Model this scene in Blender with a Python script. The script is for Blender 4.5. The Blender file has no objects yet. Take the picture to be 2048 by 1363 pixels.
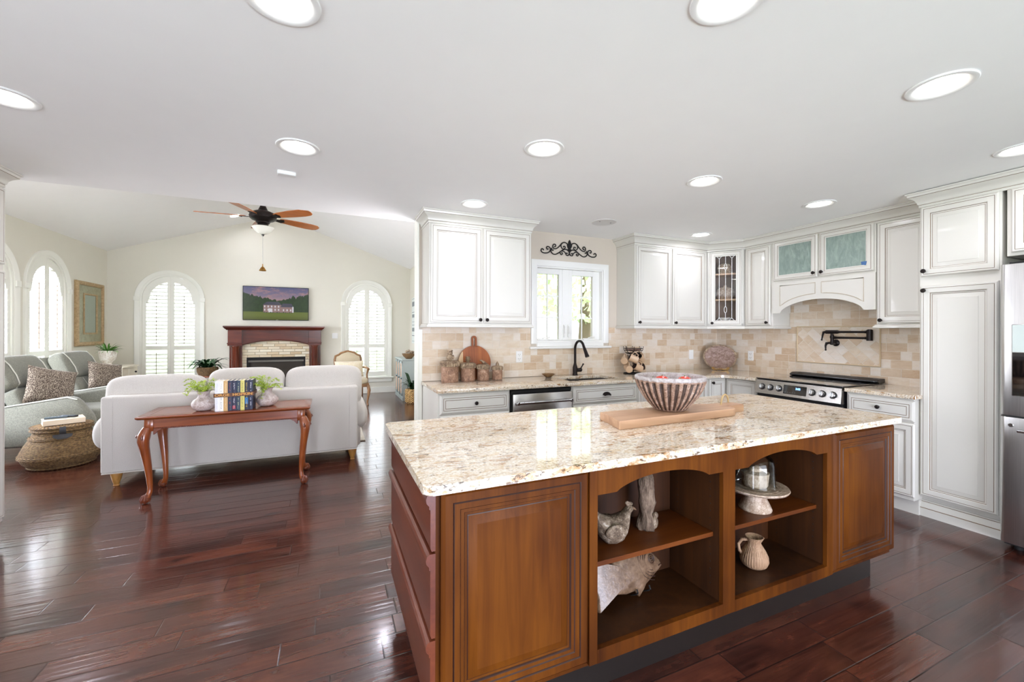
# Kitchen open to a vaulted living room
EXPOSURE = 0.58
SKY = 3.4
P_BACK, P_SIDE, P_CAN = 42.0, 60.0, 2.4
P_CEIL_FILL = 560.0
P_WIN_FAR, P_WIN_LEFT = 10.0, 280.0
LENS = 9.0
P_UP = 20.0
import bpy, bmesh, math, random
from mathutils import Vector, Matrix
S = bpy.context.scene
COL = S.collection
PI = math.pi
def R(d): return math.radians(d)

# ---------------------------------------------------------------- camera
cam_d = bpy.data.cameras.new('camera'); cam = bpy.data.objects.new('camera', cam_d); COL.objects.link(cam)
cam_d.sensor_width = 36.0; cam_d.lens = 36.0*836/2048; cam_d.shift_y = -18.5/2048
cam_d.clip_start = 0.05; cam_d.clip_end = 200
YAW = math.atan(366/836)
cam.matrix_world = Matrix.Translation((0, 0, 1.38)) @ Matrix.Rotation(-YAW, 4, 'Z') @ Matrix.Rotation(PI/2, 4, 'X') @ Matrix.Rotation(R(0.15), 4, 'Z')
S.camera = cam
S.view_settings.view_transform = 'Standard'; S.view_settings.look = 'None'
S.view_settings.gamma = 1; S.view_settings.use_curve_mapping = False
S.view_settings.exposure = EXPOSURE
S.cycles.use_denoising = True
S.cycles.max_bounces = 10; S.cycles.diffuse_bounces = 6; S.cycles.glossy_bounces = 4; S.cycles.transmission_bounces = 8
S.cycles.transparent_max_bounces = 12
S.cycles.sample_clamp_indirect = 6; S.cycles.caustics_reflective = False; S.cycles.caustics_refractive = False

# ---------------------------------------------------------------- sky
W = bpy.data.worlds.new('sky'); S.world = W; W.use_nodes = True
wn = W.node_tree; wn.nodes.clear()
wo = wn.nodes.new('ShaderNodeOutputWorld'); wb = wn.nodes.new('ShaderNodeBackground')
wt = wn.nodes.new('ShaderNodeTexCoord'); ws = wn.nodes.new('ShaderNodeSeparateXYZ'); wr = wn.nodes.new('ShaderNodeValToRGB')
wn.links.new(wt.outputs['Generated'], ws.inputs[0]); wn.links.new(ws.outputs['Z'], wr.inputs[0])
wr.color_ramp.elements[0].position = 0.0; wr.color_ramp.elements[0].color = (.86, .93, .88, 1)
wr.color_ramp.elements[1].position = 0.35; wr.color_ramp.elements[1].color = (.84, .93, 1.0, 1)
wn.links.new(wr.outputs[0], wb.inputs['Color']); wb.inputs['Strength'].default_value = SKY
wn.links.new(wb.outputs[0], wo.inputs['Surface'])

# area lights: sky light at the windows, plus added unseen fill lights
def area_light(name, loc, rot, sx, sy, power, col=(1, 1, 1)):
    l = bpy.data.lights.new(name, 'AREA'); l.shape = 'RECTANGLE'; l.size = sx; l.size_y = sy; l.energy = power; l.color = col
    o = bpy.data.objects.new(name, l); COL.objects.link(o); o.location = loc; o.rotation_euler = rot
    return o
area_light('daylight_patio_door', (1.2, -2.75, 1.25), (R(90), 0, 0), 3.4, 2.1, P_BACK, (.90, .95, 1.20))  # added unseen fill light in the opening behind the camera
area_light('fill_kitchen_ceiling', (1.2, -4.3, .0), (R(38), 0, 0), 4.0, 2.2, P_CEIL_FILL, (.88, .93, 1.25))  # added light aimed upward, only to brighten the kitchen ceiling
area_light('daylight_side_window', (-2.85, -.35, 1.35), (R(90), 0, R(-90)), 1.9, 1.9, P_SIDE, (.90, .95, 1.18))

for wx in (-2.745, .775): area_light('daylight_arched_window', (wx, 10.10, 1.42), (R(-90), 0, 0), 1.5, 2.7, P_WIN_FAR, (.93, .965, 1.12))
for wy in (5.77, 6.94, 8.11): area_light('daylight_arched_window', (-3.95, wy, 1.42), (R(90), 0, R(-90)), 1.15, 2.7, P_WIN_LEFT, (.92, .965, 1.12))

area_light('vault_fill_right', (1.25, 4.62, 1.95), (R(180-28), 0, R(60)), .5, .5, P_UP, (1, .97, 1.05))  # added fill from an unseen corner, brightens the vault; no lamp stands here
area_light('vault_fill_left', (-3.2, 4.62, 1.95), (R(180-28), 0, R(-60)), .5, .5, P_UP*.45, (1, .97, 1.05))  # weaker added fill in the opposite unseen corner, also without a fixture
sun_d = bpy.data.lights.new('sun', 'SUN'); sun_d.energy = 9; sun_d.angle = R(1.5); sun_d.color = (1, .97, .92)
sun = bpy.data.objects.new('sun', sun_d); COL.objects.link(sun); sun.rotation_euler = (0, R(42), 0)

# ---------------------------------------------------------------- node helpers
def lin(c):
    if isinstance(c, str):
        c = [int(c[i:i+2], 16)/255 for i in (0, 2, 4)]
    else:
        c = [v/255 for v in c]
    return tuple(v/12.92 if v <= .04045 else ((v+.055)/1.055)**2.4 for v in c)+(1,)
class NT:
    def __init__(s, name):
        s.m = bpy.data.materials.new(name); s.m.use_nodes = True; s.t = s.m.node_tree; s.t.nodes.clear()
        s.out = s.t.nodes.new('ShaderNodeOutputMaterial'); s.b = s.t.nodes.new('ShaderNodeBsdfPrincipled')
        s.t.links.new(s.b.outputs[0], s.out.inputs['Surface']); s._co = None
    def n(s, ty, **k):
        x = s.t.nodes.new('ShaderNode'+ty)
        for a, v in k.items(): setattr(x, a, v)
        return x
    def link(s, a, b): s.t.links.new(a, b)
    def put(s, sock, v):
        if hasattr(v, 'is_output') or isinstance(v, bpy.types.NodeSocket): s.link(v, sock)
        else: sock.default_value = v
    def m_(s, op, a, b=None, c=None):
        x = s.n('Math', operation=op); s.put(x.inputs[0], a)
        if b is not None: s.put(x.inputs[1], b)
        if c is not None: s.put(x.inputs[2], c)
        return x.outputs[0]
    def co(s):
        if s._co is None: s._co = s.n('TexCoord').outputs['Object']
        return s._co
    def xyz(s):
        x = s.n('SeparateXYZ'); s.link(s.co(), x.inputs[0]); return x.outputs
    def vec(s, x, y, z=0.0):
        c = s.n('CombineXYZ'); s.put(c.inputs[0], x); s.put(c.inputs[1], y); s.put(c.inputs[2], z); return c.outputs[0]
    def mapv(s, scale=(1, 1, 1), rot=(0, 0, 0), v=None):
        x = s.n('Mapping'); s.link(v or s.co(), x.inputs[0]); x.inputs['Scale'].default_value = scale; x.inputs['Rotation'].default_value = rot
        return x.outputs[0]
    def noise(s, scale, v=None, detail=4, rough=.55, dist=0):
        x = s.n('TexNoise'); s.link(v or s.co(), x.inputs['Vector']); x.inputs['Scale'].default_value = scale
        x.inputs['Detail'].default_value = detail; x.inputs['Roughness'].default_value = rough; x.inputs['Distortion'].default_value = dist
        return x.outputs[0]
    def vor(s, scale, v=None, feature='F1'):
        x = s.n('TexVoronoi', feature=feature); s.link(v or s.co(), x.inputs['Vector']); x.inputs['Scale'].default_value = scale
        return x.outputs
    def white(s, v):
        x = s.n('TexWhiteNoise', noise_dimensions='3D'); s.link(v, x.inputs['Vector']); return x.outputs['Value']
    def ramp(s, f, stops, interp='LINEAR'):
        x = s.n('ValToRGB'); s.put(x.inputs[0], f); e = x.color_ramp.elements; x.color_ramp.interpolation = interp
        while len(e) < len(stops): e.new(.5)
        for i, (p, c) in enumerate(stops):
            e[i].position = p; e[i].color = lin(c) if not isinstance(c, float) else (c, c, c, 1)
        return x.outputs[0]
    def mix(s, f, a, b, mode='MIX'):
        x = s.n('Mix', data_type='RGBA', blend_type=mode)
        s.put(x.inputs[0], f)
        for k, v in ((6, a), (7, b)):
            if isinstance(v, (str, tuple, list)): x.inputs[k].default_value = lin(v)
            else: s.link(v, x.inputs[k])
        return x.outputs[2]
    def bump(s, h, strength=.3, dist=.01):
        x = s.n('Bump'); x.inputs['Strength'].default_value = strength; x.inputs['Distance'].default_value = dist
        s.link(h, x.inputs['Height']); s.link(x.outputs[0], s.b.inputs['Normal'])
    def set(s, **k):
        for a, v in k.items():
            nm = {'color': 'Base Color', 'rough': 'Roughness', 'metal': 'Metallic', 'coat': 'Coat Weight', 'coatr': 'Coat Roughness', 'spec': 'Specular IOR Level',
                  'trans': 'Transmission Weight', 'ior': 'IOR', 'emis': 'Emission Color', 'es': 'Emission Strength', 'sheen': 'Sheen Weight', 'alpha': 'Alpha', 'sub': 'Subsurface Weight'}[a]
            i = s.b.inputs[nm]
            if isinstance(v, str) or (isinstance(v, tuple) and len(v) == 3): i.default_value = lin(v)
            elif isinstance(v, bpy.types.NodeSocket): s.link(v, i)
            else: i.default_value = v
        return s
def plain(name, c, rough=.5, metal=0, var=.06, vs=6, **k):
    n = NT(name)
    c4 = lin(c); a = tuple(max(0, v*(1-var)) for v in c4[:3])+(1,); b = tuple(min(1, v*(1+var)) for v in c4[:3])+(1,)
    f = n.noise(vs); x = n.n('Mix', data_type='RGBA'); n.link(f, x.inputs[0]); x.inputs[6].default_value = a; x.inputs[7].default_value = b
    n.link(x.outputs[2], n.b.inputs['Base Color']); n.set(rough=rough, metal=metal, **k)
    return n.m
def fabric(name, c1, c2, scale=220, bump=.35, rough=.95, mot=.35):
    n = NT(name)
    f = n.noise(scale, detail=3, rough=.7); f2 = n.noise(9, detail=3)
    x = n.mix(n.ramp(f, [(.35, 0.0), (.65, 1.0)]), c1, c2)
    n.set(color=n.mix(n.m_('MULTIPLY', f2, mot), x, c1), rough=rough, sheen=.25)
    n.bump(f, bump, .002); return n.m
def wood(name, dark, mid, light, axis='z', scale=1.0, rough=.35, coat=.3, bump=.05, big=.5, spec=.5):
    n = NT(name)
    sc = {'x': (.06, 1, 1), 'y': (1, .06, 1), 'z': (1, 1, .06)}[axis]
    g = n.noise(28*scale, n.mapv(sc), detail=6, rough=.62, dist=.6)
    l = n.noise(2.6*scale, n.mapv({'x': (.5, 1, 1), 'y': (1, .5, 1), 'z': (1, 1, .5)}[axis]), detail=3)
    f = n.m_('ADD', n.m_('MULTIPLY', g, 1-big), n.m_('MULTIPLY', l, big))
    n.set(color=n.ramp(f, [(.33, dark), (.5, mid), (.68, light)]), rough=rough, coat=coat, coatr=.15, spec=spec)
    n.bump(g, bump, .003); return n.m

M = {}
M['ceiling'] = plain('ceiling_paint', (246, 246, 245), .9, var=.015)
M['wall_lr'] = plain('living_wall_paint', (222, 219, 205), .85, var=.015)
M['wall_k'] = plain('kitchen_wall_paint', (200, 189, 174), .85, var=.02)
M['trim'] = plain('white_trim_paint', (236, 236, 226), .45, var=.015)
M['vinyl'] = plain('white_vinyl', (232, 231, 226), .35, var=.01)
M['cab'] = plain('cream_cabinet_paint', (211, 208, 199), .32, var=.02, vs=3, coat=.15)
M['glaze'] = plain('brown_glaze', (104, 82, 62), .5, var=.35, vs=25)
M['glaze_soft'] = plain('soft_glaze', (128, 107, 86), .5, var=.3, vs=25)
M['glaze_crown'] = plain('crown_glaze', (186, 174, 154), .5, var=.15, vs=25)
M['bronze'] = plain('oil_rubbed_bronze', (38, 32, 30), .38, .75, var=.3, vs=60)
M['black'] = plain('black_metal', (22, 21, 21), .4, .4, var=.2, vs=40)
M['blackmatte'] = plain('black_recess', (12, 11, 10), .8)
M['blackglass'] = plain('black_glass', (10, 10, 11), .04, coat=1.0)
M['white_plastic'] = plain('white_plastic', (238, 238, 236), .35, var=.01)
M['chrome'] = plain('satin_chrome', (190, 190, 190), .22, 1, var=.05)
M['dark_base'] = plain('dark_toe_base', (26, 20, 17), .35, var=.2)
M['brass'] = plain('aged_brass', (150, 110, 50), .35, .9, var=.2, vs=40)

def steel():
    n = NT('brushed_steel'); g = n.noise(220, n.mapv((1, 1, .02)), detail=2)
    n.set(color=n.ramp(g, [(.3, (206, 205, 203)), (.7, (218, 217, 215))]), metal=1.0, rough=n.m_('MULTIPLY_ADD', g, .06, .27)); return n.m
M['steel'] = steel()
def steelh():
    n = NT('brushed_steel_horizontal'); g = n.noise(60, n.mapv((.4, .4, 40)), detail=2)
    n.set(color=n.ramp(g, [(.3, (168, 164, 160)), (.7, (196, 192, 188))]), metal=1.0, rough=n.m_('MULTIPLY_ADD', g, .1, .2)); return n.m
M['steelh'] = steelh()

def floor_mat():
    n = NT('hand_scraped_hickory'); x, y, z = n.xyz()
    PW, PL = .135, 1.35
    r = n.m_('DIVIDE', n.m_('ADD', y, 20.04), PW); row = n.m_('FLOOR', r)
    rr = n.white(n.vec(row, 3.7, 1.1))
    xx = n.m_('DIVIDE', n.m_('ADD', n.m_('ADD', x, 20.0), n.m_('MULTIPLY', rr, 5.0)), PL)
    # two lengths of board: split some boards again
    px = n.m_('FLOOR', xx); sp = n.white(n.vec(row, px, 7.3)); fx = n.m_('FRACT', xx)
    cut = n.m_('MULTIPLY_ADD', sp, .5, .25); sub = n.m_('GREATER_THAN', fx, cut)
    pid = n.white(n.vec(row, px, sub)); pid2 = n.white(n.vec(px, row, n.m_('ADD', sub, 5.0)))
    dl = n.m_('MULTIPLY', n.m_('MINIMUM', n.m_('MINIMUM', fx, n.m_('SUBTRACT', 1.0, fx)), n.m_('ABSOLUTE', n.m_('SUBTRACT', fx, cut))), PL)
    fy = n.m_('FRACT', r); dy = n.m_('MULTIPLY', n.m_('MINIMUM', fy, n.m_('SUBTRACT', 1.0, fy)), PW)
    d = n.m_('MINIMUM', dl, dy)
    gap = n.ramp(d, [(.0006, 0.0), (.0026, 1.0)])
    off = n.vec(n.m_('MULTIPLY', pid, 30.0), n.m_('MULTIPLY', pid2, 30.0), 0.0)
    va = n.n('VectorMath', operation='ADD'); n.link(n.co(), va.inputs[0]); n.link(off, va.inputs[1])
    v = va.outputs[0]
    grain = n.noise(30, n.mapv((.10, 1.6, 1), v=v), detail=7, rough=.65, dist=1.2)
    blot = n.noise(3.2, n.mapv((.7, 2.2, 1), v=v), detail=5, rough=.6, dist=.8)
    knots = n.noise(5.5, n.mapv((.8, 1.6, 1), v=v), detail=2)
    f = n.m_('ADD', n.m_('MULTIPLY', pid, .16), n.m_('ADD', n.m_('MULTIPLY', grain, .24), n.m_('MULTIPLY', blot, .60)))
    c = n.ramp(f, [(.28, (34, 18, 15)), (.42, (60, 31, 24)), (.54, (80, 42, 31)), (.70, (102, 56, 40))])
    c = n.mix(n.ramp(knots, [(.63, 0.0), (.74, .85)]), c, (26, 13, 12))
    c = n.mix(n.m_('SUBTRACT', 1.0, gap), c, (14, 7, 6))
    scr = n.noise(16, n.mapv((.10, 2.4, 1), v=v), detail=2, rough=.5, dist=.3)
    wav = n.noise(7, n.mapv((.6, 1.2, 1), v=v), detail=2)
    h = n.m_('ADD', n.m_('ADD', n.m_('MULTIPLY', scr, .55), n.m_('MULTIPLY', wav, .30)), n.m_('MULTIPLY', gap, .5))
    n.set(color=c, rough=n.m_('MULTIPLY_ADD', grain, .14, .12), spec=.5, coat=.3, coatr=.10)
    n.bump(h, .24, .010); return n.m
M['floor'] = floor_mat()

def granite():
    n = NT('golden_granite')
    v = n.mapv((.45, 1.0, 1.0), (0, 0, R(12)))
    big = n.noise(5.5, v, detail=6, rough=.65, dist=1.5); mid = n.noise(26, v, detail=6, rough=.7, dist=1.0); fine = n.noise(95, detail=3, rough=.7)
    c = n.ramp(fine, [(.30, (176, 156, 128)), (.46, (208, 194, 172)), (.66, (232, 226, 214))])
    c = n.mix(n.ramp(mid, [(.50, 0.0), (.62, .55)]), c, (196, 164, 110))
    m2 = n.m_('MULTIPLY', n.ramp(big, [(.50, 0.0), (.62, 1.0)]), n.ramp(mid, [(.48, 0.0), (.60, 1.0)]))
    c = n.mix(m2, c, (150, 102, 48))
    v2 = n.mapv((.40, 1.25, 1.25), (0, 0, R(14)))
    sp = n.noise(58, v2, detail=5, rough=.75, dist=.8)
    c = n.mix(n.ramp(n.m_('ADD', sp, n.m_('MULTIPLY', big, .16)), [(.665, 0.0), (.70, .9)]), c, (52, 38, 30))
    sp2 = n.noise(31, n.mapv((.6, 1.0, 1.0)), detail=4, rough=.7)
    c = n.mix(n.ramp(n.m_('ADD', sp2, n.m_('MULTIPLY', mid, .14)), [(.695, 0.0), (.725, .8)]), c, (86, 58, 36))
    n.set(color=c, rough=.07, spec=.55, coat=.25, coatr=.03); return n.m
M['granite'] = granite()

def tile(name, axis, diag=False):
    n = NT(name); X, Y, Z = n.xyz(); a = X if axis == 'x' else Y; b = Z
    TW, TH = .152, .0765
    if diag:
        a, b = n.m_('MULTIPLY', n.m_('ADD', a, b), .7071), n.m_('MULTIPLY', n.m_('SUBTRACT', b, a), .7071); TW, TH = .152, .0765
    r = n.m_('DIVIDE', n.m_('ADD', b, 10.033), TH); row = n.m_('FLOOR', r)
    rr = n.white(n.vec(row, 2.2, .7))
    xx = n.m_('ADD', n.m_('DIVIDE', n.m_('ADD', a, 20.0), TW), n.m_('ADD', n.m_('MULTIPLY', n.m_('FRACT', n.m_('MULTIPLY', row, .5)), 1.0), n.m_('MULTIPLY', rr, .25)))
    px = n.m_('FLOOR', xx); fx = n.m_('FRACT', xx); fy = n.m_('FRACT', r)
    sp = n.white(n.vec(row, px, 4.4)); split = n.m_('GREATER_THAN', sp, .72)
    sub = n.m_('MULTIPLY', split, n.m_('GREATER_THAN', fx, .5))
    pid = n.white(n.vec(row, px, sub))
    dx = n.m_('MULTIPLY', n.m_('MINIMUM', n.m_('MINIMUM', fx, n.m_('SUBTRACT', 1.0, fx)), n.m_('ADD', n.m_('ABSOLUTE', n.m_('SUBTRACT', fx, .5)), n.m_('SUBTRACT', 1.0, split))), TW)
    dy = n.m_('MULTIPLY', n.m_('MINIMUM', fy, n.m_('SUBTRACT', 1.0, fy)), TH)
    d = n.m_('ADD', n.m_('MINIMUM', dx, dy), n.m_('MULTIPLY_ADD', n.noise(90, detail=2), .0022, -.0011))
    g = n.ramp(d, [(.0012, 0.0), (.0034, 1.0)])
    mot = n.noise(16, n.mapv((.6, .6, 1.8)), detail=6, rough=.65, dist=.6); pit = n.noise(75, detail=3, rough=.6)
    f = n.m_('ADD', n.m_('MULTIPLY', pid, .46), n.m_('MULTIPLY', mot, .54))
    c = n.ramp(f, [(.20, (196, 168, 138)), (.36, (209, 187, 160)), (.50, (217, 200, 178)), (.64, (223, 210, 194)), (.80, (228, 220, 210))])
    c = n.mix(n.ramp(pit, [(.66, 0.0), (.72, .5)]), c, (178, 142, 100))
    c = n.mix(n.m_('SUBTRACT', 1.0, g), c, (226, 216, 202))
    n.set(color=c, rough=.55); n.bump(n.m_('ADD', n.m_('MULTIPLY', g, .8), n.m_('MULTIPLY', pit, .15)), .45, .004); return n.m
M['tile_x'] = tile('travertine_tile_sink_wall', 'x'); M['tile_y'] = tile('travertine_tile_range_wall', 'y'); M['tile_d'] = tile('travertine_tile_diagonal', 'y', True)
M['pencil'] = plain('travertine_border', (206, 184, 150), .55, var=.1, vs=20)

M['isl'] = wood('amber_maple', (52, 23, 5), (79, 40, 8), (104, 58, 13), 'z', 1.0, .5, .0, .03, .62, .10)
M['isl_h'] = wood('amber_maple_horizontal', (58, 26, 6), (88, 42, 9), (110, 58, 16), 'x', 1.0, .42, .05, .03, .6, .3)
M['isl_red'] = wood('red_maple_drawer', (66, 26, 14), (90, 40, 22), (110, 55, 30), 'y', 1.0, .32, .25, .03, .6)
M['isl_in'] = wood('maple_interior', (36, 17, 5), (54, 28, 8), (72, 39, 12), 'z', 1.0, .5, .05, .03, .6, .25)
M['isl_glaze'] = plain('dark_wood_glaze', (46, 20, 8), .45, var=.3, vs=30)
M['cherry'] = wood('cherry_table', (84, 36, 14), (124, 58, 22), (152, 80, 34), 'x', 1.3, .25, .5, .03)
M['cherry_v'] = wood('cherry_table_leg', (88, 40, 14), (130, 62, 23), (158, 86, 36), 'z', 1.3, .28, .5, .03)
M['cherry_carve'] = plain('carved_cherry', (104, 48, 24), .35, var=.35, vs=45, coat=.3)
M['mahog'] = wood('mahogany_mantel', (54, 18, 12), (84, 32, 22), (112, 50, 34), 'x', 1.2, .3, .4, .03)
M['mahog_v'] = wood('mahogany_column', (58, 20, 12), (92, 38, 24), (124, 60, 38), 'z', 1.2, .25, .5, .03)
M['fanwood'] = wood('fan_blade_wood', (122, 62, 22), (160, 90, 36), (184, 112, 54), 'x', 1.0, .35, .3, .03)
M['board'] = wood('walnut_board', (150, 112, 84), (184, 146, 114), (208, 172, 138), 'x', .8, .55, 0, .05)
M['acacia'] = wood('acacia_board', (104, 50, 18), (152, 80, 32), (182, 106, 50), 'z', .9, .45, .1, .04)
M['acacia_pale'] = wood('acacia_sapwood', (196, 160, 116), (216, 184, 142), (228, 202, 164), 'z', .9, .5, .1, .04)
M['shelfwood'] = plain('light_shelf_wood', (214, 180, 146), .5, var=.08)
M['chairwood'] = wood('pale_carved_oak', (104, 72, 44), (138, 100, 64), (164, 126, 86), 'z', 2, .45, .1, .04)
M['footwood'] = wood('pine_bun_foot', (140, 96, 44), (172, 124, 62), (196, 150, 84), 'z', 2, .4, .2, .03)
M['sofa'] = fabric('grey_linen', (190, 185, 178), (215, 211, 204), 260, .3)
M['recl'] = fabric('grey_tweed', (104, 104, 94), (146, 146, 132), 150, .4)
M['recl_pipe'] = fabric('pale_piping', (196, 196, 184), (214, 214, 202), 300, .2)
M['chairfab'] = fabric('beige_linen', (192, 178, 150), (212, 200, 174), 260, .3)
M['cream_fab'] = fabric('cream_embroidered', (222, 208, 176), (240, 232, 210), 40, .4)
M['rug'] = fabric('taupe_rug', (140, 130, 112), (184, 176, 158), 60, .6)
def leopard():
    n = NT('leopard_cloth'); o = n.vor(115); o2 = n.noise(60, detail=3)
    d = n.m_('ADD', o[0], n.m_('MULTIPLY', o2, .35))
    n.set(color=n.ramp(d, [(.46, (62, 50, 44)), (.64, (92, 78, 68)), (.74, (140, 128, 112)), (.95, (166, 154, 138))]), rough=.95); n.bump(n.noise(300), .3, .002); return n.m
M['leopard'] = leopard()
def wicker(name, c1, c2, c3, fu=46, fv=70):
    n = NT(name); x, y, z = n.xyz(); th = n.m_('ARCTAN2', y, x)
    a = n.m_('SINE', n.m_('MULTIPLY', th, float(fu))); b = n.m_('SINE', n.m_('MULTIPLY', z, float(fv*6.28)))
    w = n.m_('MULTIPLY', a, b); q = n.noise(50, detail=3)
    f = n.m_('ADD', n.m_('MULTIPLY', w, .30), q)
    n.set(color=n.ramp(f, [(.22, c1), (.5, c2), (.8, c3)]), rough=.75); n.bump(n.m_('ADD', w, n.m_('MULTIPLY', q, .6)), .7, .006); return n.m
M['wicker'] = wicker('brown_wicker', (58, 40, 20), (112, 84, 48), (156, 126, 82), 44, 105)
M['seagrass'] = wicker('seagrass_basket', (96, 66, 30), (196, 158, 98), (226, 194, 136), 20, 26)
def mottled(name, cols, scale=14, rough=.7, bump=.5, sc=(1, 1, 1), bs=None):
    n = NT(name); v = n.mapv(sc); f = n.noise(scale, v, detail=7, rough=.68, dist=.7); g = n.noise(bs or scale*4, v, detail=4)
    k = len(cols); n.set(color=n.ramp(n.m_('ADD', n.m_('MULTIPLY', f, .72), n.m_('MULTIPLY', g, .28)), [(.32+.36*i/(k-1), c) for i, c in enumerate(cols)]), rough=rough)
    n.bump(n.m_('ADD', f, g), bump, .006); return n.m
M['canister'] = mottled('weathered_terracotta', [(92, 68, 52), (134, 102, 82), (164, 128, 104), (206, 182, 160)], 22)
M['canlid'] = mottled('weathered_lid', [(74, 58, 46), (124, 102, 82), (170, 148, 120), (206, 190, 160)], 26)
M['bowlglaze'] = mottled('rustic_fluted_glaze', [(74, 54, 42), (122, 94, 76), (158, 130, 112), (186, 172, 162)], 40, .4)
M['bowlgroove'] = mottled('dark_pooled_glaze', [(34, 24, 20), (60, 44, 36), (96, 76, 64)], 40, .35)
M['bowlrim'] = mottled('crackled_white_rim', [(124, 112, 106), (166, 158, 154), (192, 186, 184)], 30, .4)
M['platter'] = mottled('brown_stone_platter', [(92, 68, 54), (128, 100, 86), (158, 132, 120), (184, 164, 156)], 24, .5)
M['mug'] = plain('tan_mug_glaze', (196, 166, 136), .35, var=.12, vs=14, coat=.3)
M['mugin'] = plain('dark_mug_glaze', (64, 50, 44), .35, var=.2)
M['hen'] = mottled('speckled_hen', [(48, 36, 26), (94, 76, 58), (134, 116, 96), (190, 180, 164)], 38, .7, .8, (1, 1, 1), 120)
M['bark'] = mottled('bark_carving', [(56, 42, 30), (92, 74, 58), (122, 102, 84), (150, 132, 112)], 26, .8, 1.0, (1.6, 1.6, .5))
M['fish'] = mottled('fish_glaze', [(70, 50, 35), (98, 75, 56), (120, 95, 74), (140, 116, 94)], 20, .3, .15)
M['stand'] = mottled('cake_stand_clay', [(112, 88, 68), (156, 132, 110), (190, 170, 150), (210, 196, 180)], 40, .5)
M['jug'] = mottled('ribbed_jug_clay', [(122, 92, 66), (160, 126, 96), (188, 156, 124)], 30, .6, .6, (2.2, 2.2, .25))
M['pot_white'] = mottled('distressed_white_pot', [(176, 140, 116), (216, 208, 198), (238, 236, 230), (246, 244, 240)], 14, .7)
M['vase'] = mottled('mosaic_vase', [(128, 112, 104), (172, 154, 146), (206, 194, 190), (170, 176, 190)], 34, .3, .3)
M['shells'] = mottled('seed_pods', [(92, 72, 54), (170, 150, 124), (232, 226, 212)], 40, .7, .8)
M['woodbowl'] = mottled('dough_bowl', [(92, 66, 40), (128, 98, 64), (160, 130, 92)], 16, .6, .3, (.4, 1, 1))
M['console'] = plain('grey_blue_chalk_paint', (176, 186, 182), .6, var=.08, vs=8)
M['dstress'] = plain('cream_distressed_wood', (214, 206, 186), .6, var=.12, vs=14)
M['mirrorframe'] = mottled('carved_gilt_oak', [(142, 116, 80), (172, 146, 106), (196, 172, 132)], 30, .55, .7)
M['mirrormat'] = mottled('mossy_mirror_panel', [(130, 128, 100), (150, 148, 120), (166, 164, 136)], 8, .5, .1)
M['mirror'] = plain('mirror_glass', (176, 190, 182), .12, 1.0, var=.02)
M['leaf'] = mottled('green_leaf', [(44, 84, 28), (78, 132, 48), (116, 168, 76)], 10, .45, .1)
M['leaf_dark'] = mottled('dark_leaf', [(14, 38, 20), (28, 66, 32), (48, 92, 46)], 10, .4, .1)
M['fern'] = mottled('chartreuse_fern', [(112, 142, 30), (168, 192, 52), (206, 222, 96)], 16, .55, .1)
M['soil'] = plain('potting_soil', (50, 38, 28), .95, var=.3, vs=60)
M['tomato'] = plain('tomato_skin', (206, 52, 28), .25, var=.25, vs=9, coat=.5)
M['twine'] = plain('jute_twine', (176, 150, 104), .9, var=.2, vs=90)
M['leather'] = mottled('brown_leather', [(62, 34, 18), (92, 54, 28), (118, 72, 40)], 20, .5, .3)
M['gold'] = plain('gold_lettering', (206, 150, 74), .4, .3, var=.1)
M['paper'] = plain('book_pages', (234, 226, 208), .9, var=.06, vs=120)
M['opal'] = plain('frosted_glass_bowl', (226, 226, 214), .35, var=.06)
def stone():
    n = NT('stacked_ledger_stone'); X, Y, Z = n.xyz()
    TW, TH = .21, .055
    r = n.m_('DIVIDE', n.m_('ADD', Z, 9.0), TH); row = n.m_('FLOOR', r); rr = n.white(n.vec(row, 1.2, .3))
    xx = n.m_('ADD', n.m_('DIVIDE', n.m_('ADD', X, 20.0), TW), n.m_('MULTIPLY', rr, 1.0)); px = n.m_('FLOOR', xx); pid = n.white(n.vec(row, px, .5))
    fx = n.m_('FRACT', xx); fy = n.m_('FRACT', r)
    d = n.m_('MINIMUM', n.m_('MULTIPLY', n.m_('MINIMUM', fx, n.m_('SUBTRACT', 1.0, fx)), TW), n.m_('MULTIPLY', n.m_('MINIMUM', fy, n.m_('SUBTRACT', 1.0, fy)), TH))
    g = n.ramp(d, [(.001, 0.0), (.006, 1.0)]); q = n.noise(22, n.mapv((.5, 1, 1.6)), detail=6, rough=.65)
    c = n.ramp(n.m_('ADD', n.m_('MULTIPLY', pid, .7), n.m_('MULTIPLY', q, .3)), [(.08, (188, 162, 126)), (.25, (212, 194, 162)), (.5, (222, 210, 184)), (.85, (230, 223, 204))])
    c = n.mix(n.m_('SUBTRACT', 1.0, g), c, (182, 166, 136))
    n.set(color=c, rough=.85); n.bump(n.m_('ADD', n.m_('ADD', n.m_('MULTIPLY', g, .8), n.m_('MULTIPLY', pid, .6)), n.m_('MULTIPLY', q, .5)), .8, .012); return n.m
M['ledger'] = stone()
def glassm(name, tint=(255, 255, 255), rough=0.0, mixf=.12):
    # thin window glass: mostly clear with a mirror coat
    n = NT(name); t = n.t; t.nodes.remove(n.b)
    tr = n.n('BsdfTransparent'); tr.inputs[0].default_value = lin(tint); gl = n.n('BsdfGlossy'); gl.inputs['Roughness'].default_value = rough
    fr = n.n('LayerWeight'); fr.inputs[0].default_value = .25
    f = n.m_('MULTIPLY_ADD', fr.outputs['Fresnel'], .8, mixf*.3)
    mx = n.n('MixShader'); n.link(f, mx.inputs[0]); n.link(tr.outputs[0], mx.inputs[1]); n.link(gl.outputs[0], mx.inputs[2]); n.link(mx.outputs[0], n.out.inputs['Surface'])
    return n.m
M['glass'] = glassm('clear_pane')
M['dome'] = glassm('clear_dome_glass', (244, 248, 246), 0.0, .1)
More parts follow.
